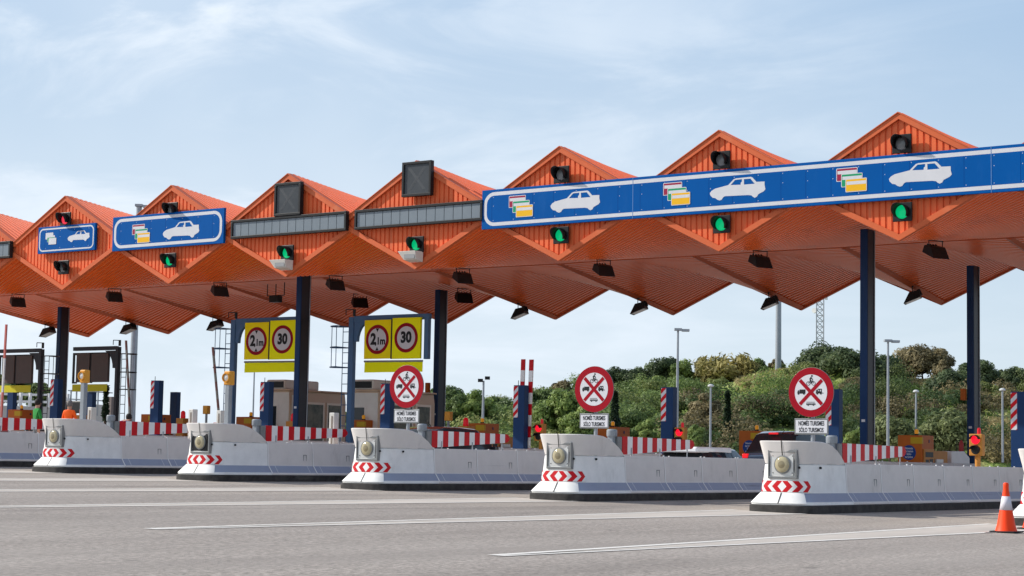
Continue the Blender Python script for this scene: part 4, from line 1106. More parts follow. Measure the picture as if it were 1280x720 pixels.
# ------------------------------------------------------------------ cars
def make_car(name, paint, Ln, Wd, H, hatch, lb, ylo=0):
    root = empty(name, label=lb, cat='car')
    hw = Wd/2; zb = H*(.62 if H > 1.9 else .58)
    if hatch: st = [(0, zb*.95, zb*.95, .90), (.10, zb, zb+.02, .93), (.55, zb+.02, H-.10, .97), (.95, zb, H-.01, 1), (1.8, zb-.01, H, 1), (2.6, zb-.03, H-.04, 1), (3.45, zb-.05, zb+.02, 1), (4.2, zb-.16, zb-.14, .96), (Ln, zb-.36, zb-.35, .84)]
    else: st = [(0, zb*.9, zb*.9, .88), (.12, zb, zb+.01, .92), (.65, zb+.03, zb+.06, .97), (1.35, zb+.02, H-.04, 1), (2.0, zb, H, 1), (2.6, zb-.02, H-.05, 1), (3.35, zb-.04, zb+.0, 1), (4.1, zb-.14, zb-.12, .96), (Ln, zb-.32, zb-.31, .84)]
    mb = MB(); gl = MB(); rows = []
    for y, zbe, zr, ws in st:
        w_ = hw*ws; cab = zr-zbe > .12
        wr = w_*(.76 if cab else .93)
        half = [(w_*.9, .22), (w_, .38), (w_*1.0, zbe*.72), (w_*.97, zbe), (wr, zr-.03 if cab else zbe+.005), (wr*.86, zr), (0, zr+.02)]
        rows.append([(x, y, z) for x, z in half]+[(-x, y, z) for x, z in half[-2::-1]])
    n = len(rows[0]); vs = [p for r_ in rows for p in r_]
    for j in range(len(rows)-1):
        ca = st[j][2]-st[j][1] > .12; cb_ = st[j+1][2]-st[j+1][1] > .12
        for i in range(n-1):
            glass = False
            if (ca and cb_) and i in (3, n-5): glass = True
            if (ca != cb_) and 3 <= i <= n-5: glass = True
            mb.raw([vs[j*n+i], vs[j*n+i+1], vs[(j+1)*n+i+1], vs[(j+1)*n+i]], [(0, 1, 2, 3)], 1 if glass else 0)
    mb.raw(rows[0], [tuple(range(n))]); mb.raw(rows[-1], [tuple(range(n))])
    bm = bmesh.new(); me_o = mb.build('body', [paint, GLASS], root)
    bm.from_mesh(me_o.data); bmesh.ops.remove_doubles(bm, verts=bm.verts, dist=.001); bmesh.ops.recalc_face_normals(bm, faces=bm.faces); bm.to_mesh(me_o.data); bm.free()
    me_o.data.polygons.foreach_set('use_smooth', [True]*len(me_o.data.polygons)); me_o.data.set_sharp_from_angle(angle=R(50))
    bv = me_o.modifiers.new('bevel', 'BEVEL'); bv.width = .035; bv.segments = 2; bv.limit_method = 'ANGLE'; bv.angle_limit = R(25)
    for s in (-1, 1):
        for y in (.85, Ln-.95):
            wh = MB().lathe([(.33, -.10), (.345, -.06), (.345, .06), (.33, .10), (.22, .10), (.22, -.10), (.33, -.10)], (s*(hw-.09), y, .335), 'x', 24).build('wheel', RUBBER, root, smooth=True)
            MB().lathe([(.22, -.09), (.22, .09), (.06, .105), (.0001, .105)], (s*(hw-.09), y, .335), 'x', 18).build('rim', GALV, wh, smooth=True)
        MB().box(hw*.72 if s > 0 else -hw*.94, hw*.94 if s > 0 else -hw*.72, -.02, .14, zb*.88, zb*1.0).build('tail_lamp', TAIL, root, bevel=.03)
        MB().box(hw-.02 if s > 0 else -hw-.20, hw+.20 if s > 0 else -hw+.02, 3.0, 3.16, zb+.02, zb+.18).build('wing_mirror', paint, root, bevel=.03)
    MB().box(-.55, .55, -.06, .12, .36, .56).build('rear_bumper', DARK, root, bevel=.03)
    MB().box(-.26, .26, -.025, .0, .74, .86).build('number_plate', WHITE, root)
    yb = .40 if hatch else 1.15
    if paint is not CARBLACK: MB().box(-.15, .15, yb-.06, yb+.05, H-.11, H-.05).build('brake_light', TAIL, root, bevel=.01)
    if hatch: MB().tube((0, 1.2, H), (0, 1.0, H+.16), .012, n=6).build('aerial', DARK, root)
    return root
c1 = make_car('parked_car', CARBLUE, 4.6, 1.98, 1.98, True, 'dark blue car with red tail lamp seen over the nearest lamp nose'); c1.location = (-28.58, 55.0, gz(-28.5))
c2 = make_car('parked_car', CARWHITE, 4.2, 1.78, 1.37, True, 'white car whose roof shows above the barrier wall')
MB().box(-.72, .72, .12, 2.3, 1.20, 1.375).build('roof_spoiler', CARWHITE, c2, bevel=.05); c2.location = (-28.7, 49.2, gz(-28.7))
c3 = make_car('parked_car', CARBLACK, 4.4, 1.82, 1.72, True, 'black car behind the striped board below the booths'); c3.location = (-34.7, 43.9, gz(-34.7))
for o in (c1, c2, c3): o['group'] = 'cars in the toll lanes'

# ------------------------------------------------------------------ people
def make_person(lb, loc, rz, top, hair, lower, lean=0, stoop=0):
    root = empty('person', loc, lb, 'person', None, rz)
    J = {'pel': (0, 0, .95), 'wst': (0, -.01, 1.10), 'cst': (0, -lean*.5, 1.32), 'nek': (0, -lean, 1.48), 'hd0': (0, -lean-.02, 1.56), 'hd1': (0, -lean-.03, 1.68),
         'sL': (.17, -lean*.8, 1.41), 'eL': (.25, -.03-lean*.6, 1.14), 'wL': (.22, -.20-lean*.5, .95), 'hL': (.20, -.28-lean*.5, .92),
         'sR': (-.17, -lean*.8, 1.41), 'eR': (-.25, -.03-lean*.6, 1.14), 'wR': (-.22, -.20-lean*.5, .95), 'hR': (-.20, -.28-lean*.5, .92),
         'pL': (.10, 0, .90), 'kL': (.11, -.02, .50), 'aL': (.11, .02, .09), 'tL': (.12, -.14, .035), 'pR': (-.10, 0, .90), 'kR': (-.11, -.02, .50), 'aR': (-.11, .02, .09), 'tR': (-.12, -.14, .035)}
    for n_, f_ in (('cst', .45), ('nek', .85), ('hd0', 1), ('hd1', 1.05), ('sL', .7), ('sR', .7), ('eL', .6), ('eR', .6), ('wL', .5), ('wR', .5), ('hL', .5), ('hR', .5)): J[n_] = (J[n_][0], J[n_][1]-stoop*f_*.6, J[n_][2]-stoop*f_)
    rad = {'pel': .15, 'wst': .135, 'cst': .16, 'nek': .06, 'hd0': .08, 'hd1': .095, 'sL': .07, 'eL': .05, 'wL': .036, 'hL': .04, 'sR': .07, 'eR': .05, 'wR': .036, 'hR': .04,
           'pL': .095, 'kL': .062, 'aL': .045, 'tL': .04, 'pR': .095, 'kR': .062, 'aR': .045, 'tR': .04}
    E = [('pel', 'wst'), ('wst', 'cst'), ('cst', 'nek'), ('nek', 'hd0'), ('hd0', 'hd1'), ('cst', 'sL'), ('sL', 'eL'), ('eL', 'wL'), ('wL', 'hL'), ('cst', 'sR'), ('sR', 'eR'), ('eR', 'wR'), ('wR', 'hR'),
         ('pel', 'pL'), ('pL', 'kL'), ('kL', 'aL'), ('aL', 'tL'), ('pel', 'pR'), ('pR', 'kR'), ('kR', 'aR'), ('aR', 'tR')]
    names = list(J); me = bpy.data.meshes.new('body'); me.from_pydata([J[n] for n in names], [(names.index(a), names.index(b)) for a, b in E], [])
    o = bpy.data.objects.new('body', me); COL.objects.link(o)
    o.modifiers.new('skin', 'SKIN'); sd = o.modifiers.new('sub', 'SUBSURF'); sd.levels = 2; sd.render_levels = 2
    for i, n in enumerate(names): me.skin_vertices[0].data[i].radius = (rad[n], rad[n]*(.8 if n in ('cst', 'wst', 'pel') else 1)); 
    me.skin_vertices[0].data[0].use_root = True
    dg = bpy.context.evaluated_depsgraph_get(); m2 = bpy.data.meshes.new_from_object(o.evaluated_get(dg)); bpy.data.objects.remove(o)
    m2.materials.clear()
    for m_ in (SKIN, top, lower, RUBBER): m2.materials.append(m_)
    for p in m2.polygons:
        c = p.center; z = c.z; arm = abs(c.x) > .16 and z < 1.2
        p.material_index = 0 if z > 1.49-stoop*.9 else (1 if z > .93 and not (arm and z < 1.08) else (0 if arm else (2 if z > .10 else 3))); p.use_smooth = True
    b = bpy.data.objects.new('body', m2); COL.objects.link(b); b.parent = root
    hx = (0, -lean-.03-stoop*.62, 1.68-stoop*1.04)
    mb = MB(); mb.lathe([(.0001, .125), (.06, .112), (.098, .06), (.106, .0), (.098, -.06), (.07, -.10)], (hx[0], hx[1]+.018, hx[2]+.01), 'z', 18)
    h = mb.build('hair', hair, root, smooth='all')
    mb = MB()
    for s in (-1, 1): mb.lathe([(.014, 0), (.012, -.008), (.0001, -.01)], (s*.035, hx[1]-.092, hx[2]-.01), 'y', 8)
    mb.build('eyes', DARK, root)
    mb = MB(); mb.raw([(-.016, hx[1]-.085, hx[2]-.055), (.016, hx[1]-.085, hx[2]-.055), (0, hx[1]-.122, hx[2]-.05), (0, hx[1]-.085, hx[2]-.0)], [(0, 1, 2), (0, 2, 3), (1, 3, 2)]); mb.box(-.025, .025, hx[1]-.09, hx[1]-.08, hx[2]-.085, hx[2]-.075)
    mb.build('nose_and_mouth', SKIN, root)
    return root
DK_ = .45
def person_at(px, py_head, k, lb, top, hair, rz, lean=0, stoop=0):
    X = xc(k); Y = None
    v = ray(px, py_head); t = (X+.1)/v.x
    z = gz(X)+DK_
    make_person(lb, (X+.1, v.y*t, z), rz, top, hair, CLOTH_GREY, lean, stoop)
person_at(47, 497, 6, 'person in green top with dark hair seen from behind over the barrier', CLOTH_G, HAIR, R(165))
person_at(87, 504, 6, 'person in bright orange vest with grey hair beside the leftmost column', CLOTH_O, GREYHAIR, R(200))
person_at(151, 518, 6, 'dark haired person in purple top bending low behind the striped board', CLOTH_P, HAIR, R(170), .1, .36)

# ------------------------------------------------------------------ lamp masts
def lamp(px, py_top, D, py_base, r0, r1, kind, lb, head):
    top = atD(px, py_top, D); base = atD(px, py_base, D); X, Y = top.x, top.y; g0 = base.z
    root = empty('lamp_mast', (X, Y, g0), lb, 'lamp post', 'lamp masts')
    H = top.z-g0
    MB().tube((0, 0, 0), (0, 0, H), r0, r1, 12).build('mast', GALV, root, smooth=True)
    mb = MB()
    if head == 'double':
        s = D/155; rx = Vector((cr.x, cr.y, 0))
        for q, dzz in ((0, 0), (.62, -.06)):
            c = rx*q*s
            mb.raw([(c.x+rx.x*a*s+b_*rx.y*-s, c.y+rx.y*a*s+b_*rx.x*s, H+z*s+dzz) for z in (-.02, .17) for a, b_ in ((-.3, -.3), (.3, -.3), (.3, .3), (-.3, .3))], [(3, 2, 1, 0), (4, 5, 6, 7), (0, 1, 5, 4), (1, 2, 6, 5), (2, 3, 7, 6), (3, 0, 4, 7)])
        mb.build('lamp_heads', GALV, root)
    elif head == 'ball':
        mb.lathe([(.09, H), (.27, H+.06), (.28, H+.14), (.16, H+.25), (.0001, H+.28)], n=16); mb.build('lamp_head', PLATE, root, smooth=True)
    elif head == 'angled':
        for a in (-.45, .1):
            mb.raw([(cr.x*(a+p), cr.y*(a+p), H+z+(.35 if a > 0 else 0)) if False else (cr.x*(a+p)+b_*-cr.y, cr.y*(a+p)+b_*cr.x, H+z+(.2 if a > 0 else 0)) for z in (-.1, .15) for p, b_ in ((0, -.2), (.4, -.2), (.4, .2), (0, .2))], [(3, 2, 1, 0), (4, 5, 6, 7), (0, 1, 5, 4), (1, 2, 6, 5), (2, 3, 7, 6), (3, 0, 4, 7)])
        mb.build('lamp_heads', DARK, root)
lamp(847.5, 413, 150, 566, .13, .085, 0, 'tall grey lamp pole with wide head right of the hatched pillar on the slope side', 'double')
lamp(1110, 427, 155, 566, .13, .085, 0, 'tall grey lamp pole with wide head between the two right columns', 'double')
lamp(888.5, 484, 165, 566, .11, .08, 0, 'short lamp pole with round head left of the thin cypress', 'ball')
lamp(1145, 491, 170, 566, .11, .08, 0, 'short lamp pole with round head above the orange ticket machine', 'ball')
lamp(1253, 489, 165, 578, .11, .08, 0, 'short lamp pole with round head beside the right edge pillar', 'ball')
lamp(604.5, 476, 150, 550, .12, .08, 0, 'short lamp pole with dark twin head above the brown ticket machine', 'angled')
lamp(174, 258, 118, 540, .24, .17, 0, 'tall grey mast whose lamp head rises over the canopy at left', 'double')
lamp(973.5, 330, 250, 470, .42, .34, 0, 'thick grey mast standing on the hill crest under the canopy edge', 'double')
# thin pole hanging below the left yellow flap is a slim lamp pole far behind
lamp(318, 462, 140, 540, .07, .05, 0, 'thin grey pole below the left yellow flap', 'ball')

# ------------------------------------------------------------------ lattice tower on the hill
lt = empty('lattice_tower', None or tuple(atD(1027, 455, 265)), 'pale lattice antenna tower on the hill crest behind the canopy tip', 'antenna tower')
mb = MB(); s = .55; Ht = 16
for x, y in ((-s, -s), (s, -s), (0, s)): mb.tube((x, y, -2), (x, y, Ht), .09, n=6)
z = -2
while z < Ht:
    for (a, b) in (((-s, -s), (s, -s)), ((s, -s), (0, s)), ((0, s), (-s, -s))):
        mb.tube((a[0], a[1], z), (b[0], b[1], z+.8), .05, n=4); mb.tube((a[0], a[1], z), (b[0], b[1], z), .05, n=4)
    z += .8
mb.build('lattice_frame', GALV, lt)
mb = MB(); mb.lathe([(.35, -.2), (.38, .0), (.0001, .05)], (-.9, -.4, 7.5), 'y', 14); mb.box(-.9, -.6, -.2, .1, 10, 11.5); mb.box(.6, .85, -.2, .1, 9, 10.4)
mb.build('antenna', WHITE, lt)

# ------------------------------------------------------------------ far left parapet with railing
pw = empty('parapet_wall', (0, 0, 0), 'weathered white wall with a pale rail on top at far left', 'wall')
Dw = 135
def run(pxs): return [atD(px, py, Dw) for px, py in pxs]
a, b = atD(-80, 505, Dw), atD(84, 509, Dw); b2 = atD(140, 512, Dw)
mb = MB()
def slab(mb, p, q, z0p, z1p, z0q, z1q, t, m=0):
    d = Vector((q.x-p.x, q.y-p.y, 0)).normalized(); nrm = Vector((-d.y, d.x, 0))*t
    mb.raw([(p.x, p.y, z0p), (q.x, q.y, z0q), (q.x, q.y, z1q), (p.x, p.y, z1p), (p.x+nrm.x, p.y+nrm.y, z0p), (q.x+nrm.x, q.y+nrm.y, z0q), (q.x+nrm.x, q.y+nrm.y, z1q), (p.x+nrm.x, p.y+nrm.y, z1p)],
           [(0, 1, 2, 3), (7, 6, 5, 4), (0, 4, 5, 1), (1, 5, 6, 2), (2, 6, 7, 3), (3, 7, 4, 0)], m)
slab(mb, a, b, gz(-95)-1, a.z, gz(-95)-1, b.z, .4); slab(mb, atD(112, 507, Dw), atD(128, 508, Dw), gz(-95)-1, atD(112, 505, Dw).z, gz(-95)-1, atD(128, 506, Dw).z, .4)
mb.build('wall_body', WALLWHITE, pw)
mb = MB()
for dzz in (.25, .75): slab(mb, a, b, a.z+dzz, a.z+dzz+.16, b.z+dzz, b.z+dzz+.16, .12)
for i in range(15):
    p = a.lerp(b, i/14); mb.box(p.x-.09, p.x+.09, p.y-.09, p.y+.09, p.z-.05, p.z+.95)
mb.build('rail', WHITE, pw)
mb = MB(); p0 = b; 
for dzz in (.55, 1.15): slab(mb, b, b2, b.z+dzz, b.z+dzz+.08, b2.z+dzz, b2.z+dzz+.08, .06)
for px in (88, 95, 102, 110, 122): p = atD(px, 511, Dw); mb.box(p.x-.04, p.x+.04, p.y-.04, p.y+.04, p.z-.5, p.z+1.35)
mb.build('thin_rail', GALV, pw)
q = atD(139.5, 496, 120); tag(MB().box(-.13, .13, -.13, .13, -2.6, 0).build('brown_post', mat('brown_grey_post', (.16, .13, .12), .6), None, q), 'short brown grey post right of the thin cypress at left', 'post')
q = atD(97, 506, 125); tag(MB().box(-.9, .9, -.5, .5, -.55, .25).build('dark_tank', DARK, None, q, bevel=.08), 'low dark box shape behind the person in orange', 'box')

# ------------------------------------------------------------------ hill
HP = [(430, 562, 556), (520, 548, 556), (570, 520, 556), (640, 498, 556), (700, 492, 556), (750, 487, 558), (800, 488, 560), (860, 484, 562), (905, 470, 562), (960, 457, 563), (1000, 453, 564), (1060, 452, 566), (1110, 466, 567), (1170, 470, 569), (1220, 478, 572), (1290, 484, 575), (1400, 492, 578), (1550, 510, 580)]
def interp(px, j):
    for (a, b) in zip(HP, HP[1:]):
        if a[0] <= px <= b[0]:
            t = (px-a[0])/(b[0]-a[0]); t = t*t*(3-2*t)*.5+t*.5
            return a[j]+(b[j]-a[j])*t
    return HP[0][j] if px < HP[0][0] else HP[-1][j]
D0, D1 = 172., 250.
def ledge(s):
    # two level terraces in the slope
    for a, b in ((.58, .70), (.86, .97)):
        if a < s < b: return a+(s-a)*.25
        if b <= s < b+.04: return a+(b-a)*.25+(s-b)/.04*(b-a)*.75
    return s
def hill_point(px, s, jit=0):
    """s = 0 at the foot of the slope, 1 at the crest"""
    D = D0+(D1-D0)*s
    foot = -.1; crest = atD(px, interp(px, 1), D1).z
    q_ = ledge(s); prof = q_**.8*.92+.08*q_
    terr = .045*math.sin(s*13+px*.006)
    z = foot+(crest-foot)*(prof+terr*(1-s)*min(1, s*4))
    p = atD(px, 560, D); return Vector((p.x, p.y, z+jit))
def hillmat():
    m = bpy.data.materials.new('hillside_turf'); m.use_nodes = True
    nt = m.node_tree; b = nt.nodes['Principled BSDF']; L = nt.links.new; b.inputs['Roughness'].default_value = .95; b.inputs['Specular IOR Level'].default_value = .1
    g = nt.nodes.new('ShaderNodeNewGeometry')
    n = nt.nodes.new('ShaderNodeTexNoise'); n.inputs['Scale'].default_value = .11; n.inputs['Detail'].default_value = 8; n.inputs['Roughness'].default_value = .65; L(g.outputs['Position'], n.inputs['Vector'])
    rp = nt.nodes.new('ShaderNodeValToRGB'); e = rp.color_ramp.elements
    e[0].position = .30; e[0].color = (.10, .14, .04, 1); e[1].position = .72; e[1].color = (.40, .35, .18, 1)
    x = e.new(.5); x.color = (.20, .27, .07, 1); x = e.new(.6); x.color = (.31, .30, .125, 1)
    L(n.outputs['Fac'], rp.inputs[0]); L(rp.outputs[0], b.inputs['Base Color'])
    n2 = nt.nodes.new('ShaderNodeTexNoise'); n2.inputs['Scale'].default_value = 2; n2.inputs['Detail'].default_value = 6; L(g.outputs['Position'], n2.inputs['Vector'])
    bp = nt.nodes.new('ShaderNodeBump'); bp.inputs['Strength'].default_value = 1; bp.inputs['Distance'].default_value = .5; L(n2.outputs['Fac'], bp.inputs['Height']); L(bp.outputs[0], b.inputs['Normal'])
    return m
mb = MB(); pxs = list(range(430, 1551, 10)); NS = 60
rows = []
rng = random.Random(3)
for j in range(NS+4):
    s = j/NS
    row = []
    for px in pxs:
        if s <= 1: p = hill_point(px, s, rng.uniform(-.25, .25) if 0 < s < 1 else 0)
        else:
            p = hill_point(px, 1); q = atD(px, 560, D1+(s-1)*600); p = Vector((q.x, q.y, p.z-(s-1)*70))
        row.append(tuple(p))
    rows.append(row)
loft(mb, rows)
tag(mb.build('hill', hillmat(), smooth='all'), kind='structure')

# ------------------------------------------------------------------ vegetation
NP = np.random.default_rng(11)
def leaves(cent, rad, count, size, tone, up=.3, aspect=1.6, squash=1.):
    """leaf cards scattered through clumps: cent (n,3), rad (n,), tone (n,)"""
    cent = np.asarray(cent, float); n = len(cent)
    idx = np.repeat(np.arange(n), count)
    N = len(idx)
    d = NP.normal(size=(N, 3)); d /= np.linalg.norm(d, axis=1)[:, None]
    rr = NP.random(N)**.33
    off = d*rr[:, None]*np.asarray(rad)[idx][:, None]; off[:, 2] *= squash
    P = cent[idx]+off
    nor = d*1.15+NP.normal(size=(N, 3))*.42; nor[:, 2] += up; nor /= np.linalg.norm(nor, axis=1)[:, None]
    t = NP.normal(size=(N, 3)); t -= nor*(t*nor).sum(1)[:, None]; t /= np.linalg.norm(t, axis=1)[:, None]
    b = np.cross(nor, t)
    s = size*NP.uniform(.55, 1.35, N)
    t = t*(s*aspect/2)[:, None]; b = b*(s/2)[:, None]
    V = np.stack([P-t, P+b*.9, P+t, P-b*.9], 1).reshape(-1, 3)
    T = np.clip(np.asarray(tone)[idx]+NP.normal(size=N)*.13, 0, 1)
    return V, T
def leaf_obj(name, packs, m, parent=None):
    V = np.concatenate([p[0] for p in packs]); T = np.concatenate([p[1] for p in packs]); nq = len(T)
    me = bpy.data.meshes.new(name); me.vertices.add(len(V)); me.vertices.foreach_set('co', V.ravel().astype(np.float32))
    me.loops.add(nq*4); me.loops.foreach_set('vertex_index', np.arange(nq*4, dtype=np.int32))
    me.polygons.add(nq); me.polygons.foreach_set('loop_start', np.arange(0, nq*4, 4, dtype=np.int32)); me.polygons.foreach_set('loop_total', np.full(nq, 4, np.int32))
    at_ = me.attributes.new('tone', 'FLOAT', 'FACE'); at_.data.foreach_set('value', T.astype(np.float32))
    me.materials.append(m); me.update(calc_edges=True)
    o = bpy.data.objects.new(name, me); COL.objects.link(o)
    if parent: o.parent = parent
    return o
LM = {
 'stone': leafmat('stone_pine_needles', (.075, .095, .04), (.27, .30, .125), (.16, .19, .075)),
 'pine': leafmat('pine_needles', (.045, .068, .032), (.16, .20, .08), (.085, .118, .05)),
 'grey': leafmat('grey_brown_foliage', (.09, .08, .042), (.33, .27, .145), (.20, .165, .08)),
 'green': leafmat('bright_leaves', (.085, .135, .036), (.33, .39, .115), (.19, .26, .07)),
 'dark': leafmat('dark_leaves', (.055, .088, .032), (.21, .28, .085), (.115, .165, .052)),
 'cane': leafmat('cane_leaves', (.09, .09, .028), (.40, .34, .125), (.24, .21, .07)),
 'cyp': leafmat('cypress_leaves', (.010, .022, .012), (.04, .065, .028), (.02, .038, .018)),
 'scrub': leafmat('scrub_leaves', (.075, .10, .036), (.36, .36, .14), (.19, .225, .07)),
 'straw': leafmat('dry_grass_blades', (.14, .12, .045), (.46, .38, .19), (.30, .25, .11)),
}
def crown_mesh(kind, w, h, seed):
    r = np.random.default_rng(seed)
    if kind in ('cyp',):
        n = 46; z = r.random(n); rad = (w/2)*np.clip(np.minimum(z*7, (1-z)*1.5+.06), .05, 1)*.75
        a = r.random(n)*6.28; q = rad*.45
        c = np.stack([np.cos(a)*q, np.sin(a)*q, z*h], 1)
        return [leaves(c, np.maximum(rad*.8, .08), 46, min(.26, w*.30), np.clip(r.normal(.5, .2, n), 0, 1), aspect=2.4, squash=1.5)]
    if kind == 'cane':
        n = 120; a = r.random(n)*6.28; u = np.sqrt(r.random(n)); z = r.random(n)**.8
        spread = .45+.55*z
        c = np.stack([np.cos(a)*u*w/2*spread, np.sin(a)*u*w/2*spread, .1*h+z*h*(1-.35*u**2)*.85], 1)
        return [leaves(c, np.full(n, .09*w), 40, .30, np.clip(r.normal(.45, .22, n)+.15*z, 0, 1), up=.1, aspect=3.4, squash=1.4)]
    n = int(34+10*max(w, h)/3)
    d = r.normal(size=(n, 3)); d /= np.linalg.norm(d, axis=1)[:, None]
    d[:, 2] = np.where(d[:, 2] < -.8, -d[:, 2]*.6, d[:, 2])
    rr = r.random(n)**.4*.80+.08
    base = .14 if kind in ('pine', 'stone') else .02
    c = np.stack([d[:, 0]*rr*w/2, d[:, 1]*rr*w/2, h*(base+(1-base)*.5)+d[:, 2]*rr*h*(1-base)*.5], 1)
    rad = r.uniform(.13, .24, n)*min(w, h*1.2)
    tone = np.clip(r.normal(.45, .2, n), 0, 1)
    cnt = 210 if kind != 'pine' else 240
    return [leaves(c, rad, cnt, .020*min(w, h)+.13, tone, up=.35, aspect=1.7, squash=.75)]
def tree(name, kind, px, py_top, py_base, wpx, D, lb, seed, trunk=True):
    base = atD(px, py_base, D); top = atD(px, py_top, D); h = top.z-base.z; w = wpx*D/F
    root = empty(name, tuple(base), lb, 'tree', 'trees and tall shrubs')
    m = LM[kind]
    leaf_obj('crown', crown_mesh(kind, w, h, seed), m, root)
    mb = MB(); r = random.Random(seed)
    tr_ = max(.10, h*.028); ht = h*(.45 if kind != 'cyp' else .6)
    p = Vector((0, 0, -1.2)); prev = tr_*1.2
    for i in range(1, 5):
        q = Vector((r.uniform(-.1, .1)*h*.12, r.uniform(-.1, .1)*h*.12, ht*i/4)); mb.tube(p, q, prev, tr_*(1.1-.18*i), 8); prev = tr_*(1.1-.18*i); p = q
    if kind != 'cyp':
        for i in range(5):
            a = r.uniform(0, 6.28); z0 = ht*r.uniform(.5, 1)
            mb.tube((0, 0, z0), (math.cos(a)*w*.3, math.sin(a)*w*.3, z0+h*.25), tr_*.45, tr_*.12, 6)
    mb.build('trunk', BARK, root, smooth='all')
T = [
 ('pine_tree', 'dark', 555, 480, 550, 60, 205, 'dark loose tree right of the 30 sign column'),
 ('pine_tree', 'dark', 572, 492, 552, 40, 200, 'slim dark tree left of the rounded bright tree'),
 ('leafy_tree', 'green', 597, 486, 545, 48, 200, 'rounded bright green tree above the brown ticket machine'),
 ('leafy_tree', 'dark', 622, 494, 545, 50, 215, 'darker tree touching the hatched pillar by the booms'),
 ('leafy_tree', 'dark', 676, 480, 535, 52, 215, 'dark round tree right of the raised booms'),
 ('leafy_tree', 'grey', 702, 474, 520, 34, 235, 'pale grey green tree top left of the round sign on the slope side'),
 ('leafy_tree', 'green', 705, 488, 555, 62, 190, 'light green tree behind the left side of the round sign on the slope side'),
 ('leafy_tree', 'green', 728, 505, 562, 44, 184, 'light green bush below the round sign on the slope side'),
 ('pine_tree', 'pine', 766, 461, 500, 50, 248, 'dark pine on the crest just right of the round sign'),
 ('pine_tree', 'pine', 797, 461, 500, 56, 248, 'broad dark pine on the crest between the round sign and the lamp pole'),
 ('pine_tree', 'pine', 830, 443, 498, 50, 248, 'taller dark pine on the crest left of the tall lamp pole'),
 ('leafy_tree', 'green', 851, 450, 492, 40, 246, 'bright green tree behind the tall lamp pole'),
 ('leafy_tree', 'green', 822, 470, 500, 30, 240, 'yellow green bush at the top of the hatched pillar'),
 ('cane_thicket', 'cane', 905, 442, 492, 86, 244, 'olive feathery cane thicket on the crest'),
 ('leafy_tree', 'dark', 945, 449, 474, 36, 256, 'low green tree right of the cane thicket'),
 ('leafy_tree', 'grey', 972, 449, 466, 22, 256, 'small bush at the foot of the thick mast'),
 ('leafy_tree', 'grey', 880, 492, 556, 46, 186, 'grey brown shrub left of the short round headed lamp'),
 ('cypress_tree', 'cyp', 768, 490, 556, 17, 178, 'dark cypress just right of the round sign'),
 ('cypress_tree', 'cyp', 909, 490, 560, 11, 180, 'thin cypress right of the short round headed lamp'),
 ('leafy_tree', 'green', 808, 522, 562, 24, 174, 'small bright sapling above the striped board'),
 ('leafy_tree', 'green', 869, 532, 563, 24, 172, 'small bright green bush above the white car'),
 ('pine_tree', 'pine', 1028, 434, 500, 76, 240, 'big dark pine on the crest above the round sign at right'),
 ('pine_tree', 'pine', 1066, 434, 512, 84, 234, 'big dark pine behind the near navy column'),
 ('pine_tree', 'pine', 1104, 444, 496, 52, 240, 'dark pine left of the brown leaved tree'),
 ('leafy_tree', 'grey', 1153, 429, 482, 74, 246, 'big brown leaved tree on the crest'),
 ('leafy_tree', 'grey', 1180, 448, 492, 28, 238, 'tan leaved bush right of the big brown leaved tree'),
 ('pine_tree', 'pine', 1186, 462, 520, 62, 222, 'grey green pine on the slope below the brown tree'),
 ('pine_tree', 'pine', 1220, 449, 506, 50, 240, 'dark pine behind the rear column at right'),
 ('pine_tree', 'pine', 1248, 463, 486, 28, 250, 'small umbrella pine with a visible trunk'),
 ('pine_tree', 'pine', 1274, 460, 492, 40, 245, 'umbrella pine at the right edge'),
 ('pine_tree', 'stone', 1187, 516, 580, 74, 168, 'large rounded pine at the foot of the slope'),
 ('pine_tree', 'stone', 1112, 520, 576, 60, 170, 'rounded pine behind the tall lamp pole between the columns'),
 ('pine_tree', 'stone', 1148, 528, 574, 40, 174, 'low rounded pine behind the orange ticket machine'),
 ('leafy_tree', 'green', 1072, 534, 568, 32, 172, 'bright bush left of the near navy column foot'),
 ('leafy_tree', 'scrub', 1050, 522, 566, 30, 176, 'dull bush behind the hidden pillar at right'),
 ('leafy_tree', 'dark', 20, 462, 510, 52, 150, 'dark tree behind the leftmost brown sign back'),
 ('leafy_tree', 'dark', 52, 478, 514, 46, 148, 'dark tree between the leftmost gantry post and column'),
 ('leafy_tree', 'dark', -20, 458, 512, 60, 155, 'dark tree cut by the left edge'),
 ('cypress_tree', 'cyp', 131.5, 482, 526, 9, 112, 'thin cypress under the brown backed gantry'),
 ('leafy_tree', 'green', 432, 512, 545, 26, 170, 'bit of green tree between the two booths'),
]
for q, (nm, kd, px, t_, b_, w_, D, lb) in enumerate(T): tree(nm, kd, px, t_, b_, w_, D, lb, 100+q)

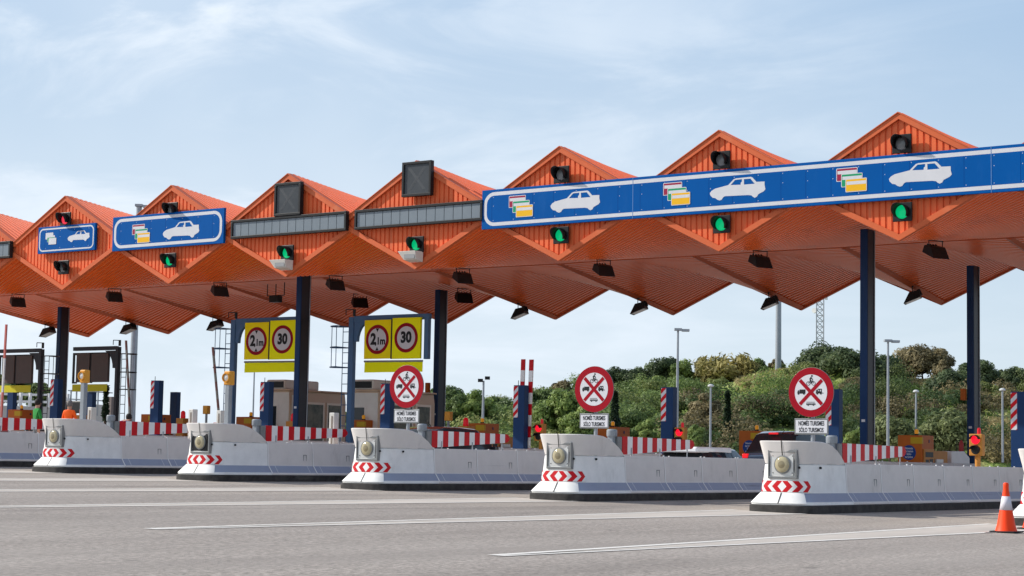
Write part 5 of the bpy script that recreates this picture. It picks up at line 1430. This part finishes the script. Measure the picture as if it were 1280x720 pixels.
# scrub covering the slope: one mass nobody could count
rs_ = np.random.default_rng(5)
cents = []; rads = []; tones = []
kinds = []
for _ in range(520):
    px = rs_.uniform(540, 1420); s = rs_.random()**1.1
    patch = math.sin(px*.021+s*5)+math.sin(px*.047-s*9)*.7
    if 850 < px < 1055 and .56 < s < .72: continue
    if 925 < px < 1015 and s > .72 and rs_.random() < .5: continue
    if 700 < px < 880 and s > .85 and rs_.random() < .9: continue
    if 1090 < px < 1185 and .82 < s < .99: continue
    if px > 1212 and s < .45 and rs_.random() < .93: continue
    if 940 < px < 1050 and s < .16: continue
    rad = rs_.uniform(.8, 3.0)*(1 if s < .85 else .5)
    p = hill_point(px, s)
    u = rs_.random()
    if px < 740: kd, t0 = ('dark', .55) if u < .6 else ('scrub', .5)
    elif px < 860: kd, t0 = ('dark', .62) if u < .75 else ('scrub', .35)
    elif px < 1050 and s < .56: kd, t0 = ('dark', .15) if u < .6 else (('grey', .35) if u < .8 else ('dark', .7)); rad *= 1.15
    elif px < 1050: kd, t0 = ('scrub', .60) if u < .5 else ('dark', .85); rad *= .75
    elif px < 1212: kd, t0 = ('grey', .22) if u < .3 else (('scrub', .10) if u < .6 else ('dark', .05))
    else: kd, t0 = ('grey', .45) if u < .5 else ('scrub', .25)
    t0 = np.clip(t0+rs_.normal()*.13, 0, 1)
    nsub = int(3+rad*2)
    for q in range(nsub):
        a_ = rs_.random()*6.28; u = rs_.random()**.5*rad*.75; r_ = rad*rs_.uniform(.38, .6)
        cents.append((p.x+math.cos(a_)*u, p.y+math.sin(a_)*u, p.z+rad*.25+(1-(u/rad)**2)*rad*.55)); rads.append(r_); tones.append(np.clip(t0+rs_.normal()*.1, 0, 1)); kinds.append(kd)
cents = np.array(cents); rads = np.array(rads); tones = np.array(tones)
kinds = np.array(kinds)
for nm, m in (('scrub', 'scrub'), ('hillside_shrubs', 'dark'), ('grey_scrub', 'grey')):
    k_ = kinds == m
    o = leaf_obj(nm, [leaves(cents[k_], rads[k_], 120, .19, tones[k_], squash=.85)], LM[m]); tag(o, kind='stuff')
# dry grass tufts on the terraces and the bank at right
pts = []
for (x0, x1, s0, s1, n) in ((920, 1015, .60, .92, 700), (1095, 1180, .80, .97, 600), (1215, 1300, .08, .42, 900), (1225, 1300, .6, .95, 300), (700, 860, .86, .98, 300)):
    for _ in range(n):
        p = hill_point(rs_.uniform(x0, x1), rs_.uniform(s0, s1)); pts.append((p.x, p.y, p.z+.25))
pts = np.array(pts)
gp_ = []
for (x0, x1, s0, s1, n) in ((860, 1055, .56, .73, 1300), (925, 1015, .72, 1, 500), (1040, 1300, .45, .9, 500)):
    for _ in range(n):
        p = hill_point(rs_.uniform(x0, x1), rs_.uniform(s0, s1)); gp_.append((p.x, p.y, p.z+.2))
gp_ = np.array(gp_)
tag(leaf_obj('green_grass', [leaves(gp_, np.full(len(gp_), .4), 12, .16, np.clip(rs_.normal(.5, .2, len(gp_)), 0, 1), aspect=4, squash=1.1)], leafmat('fresh_grass_blades', (.13, .20, .04), (.42, .46, .13), (.25, .33, .07))), kind='stuff')
V, Tn = leaves(pts, np.full(len(pts), .35), 10, .16, np.clip(rs_.normal(.55, .2, len(pts)), 0, 1), aspect=5, squash=1.2)
tag(leaf_obj('dry_grass', [(V, Tn)], LM['straw']), kind='stuff')
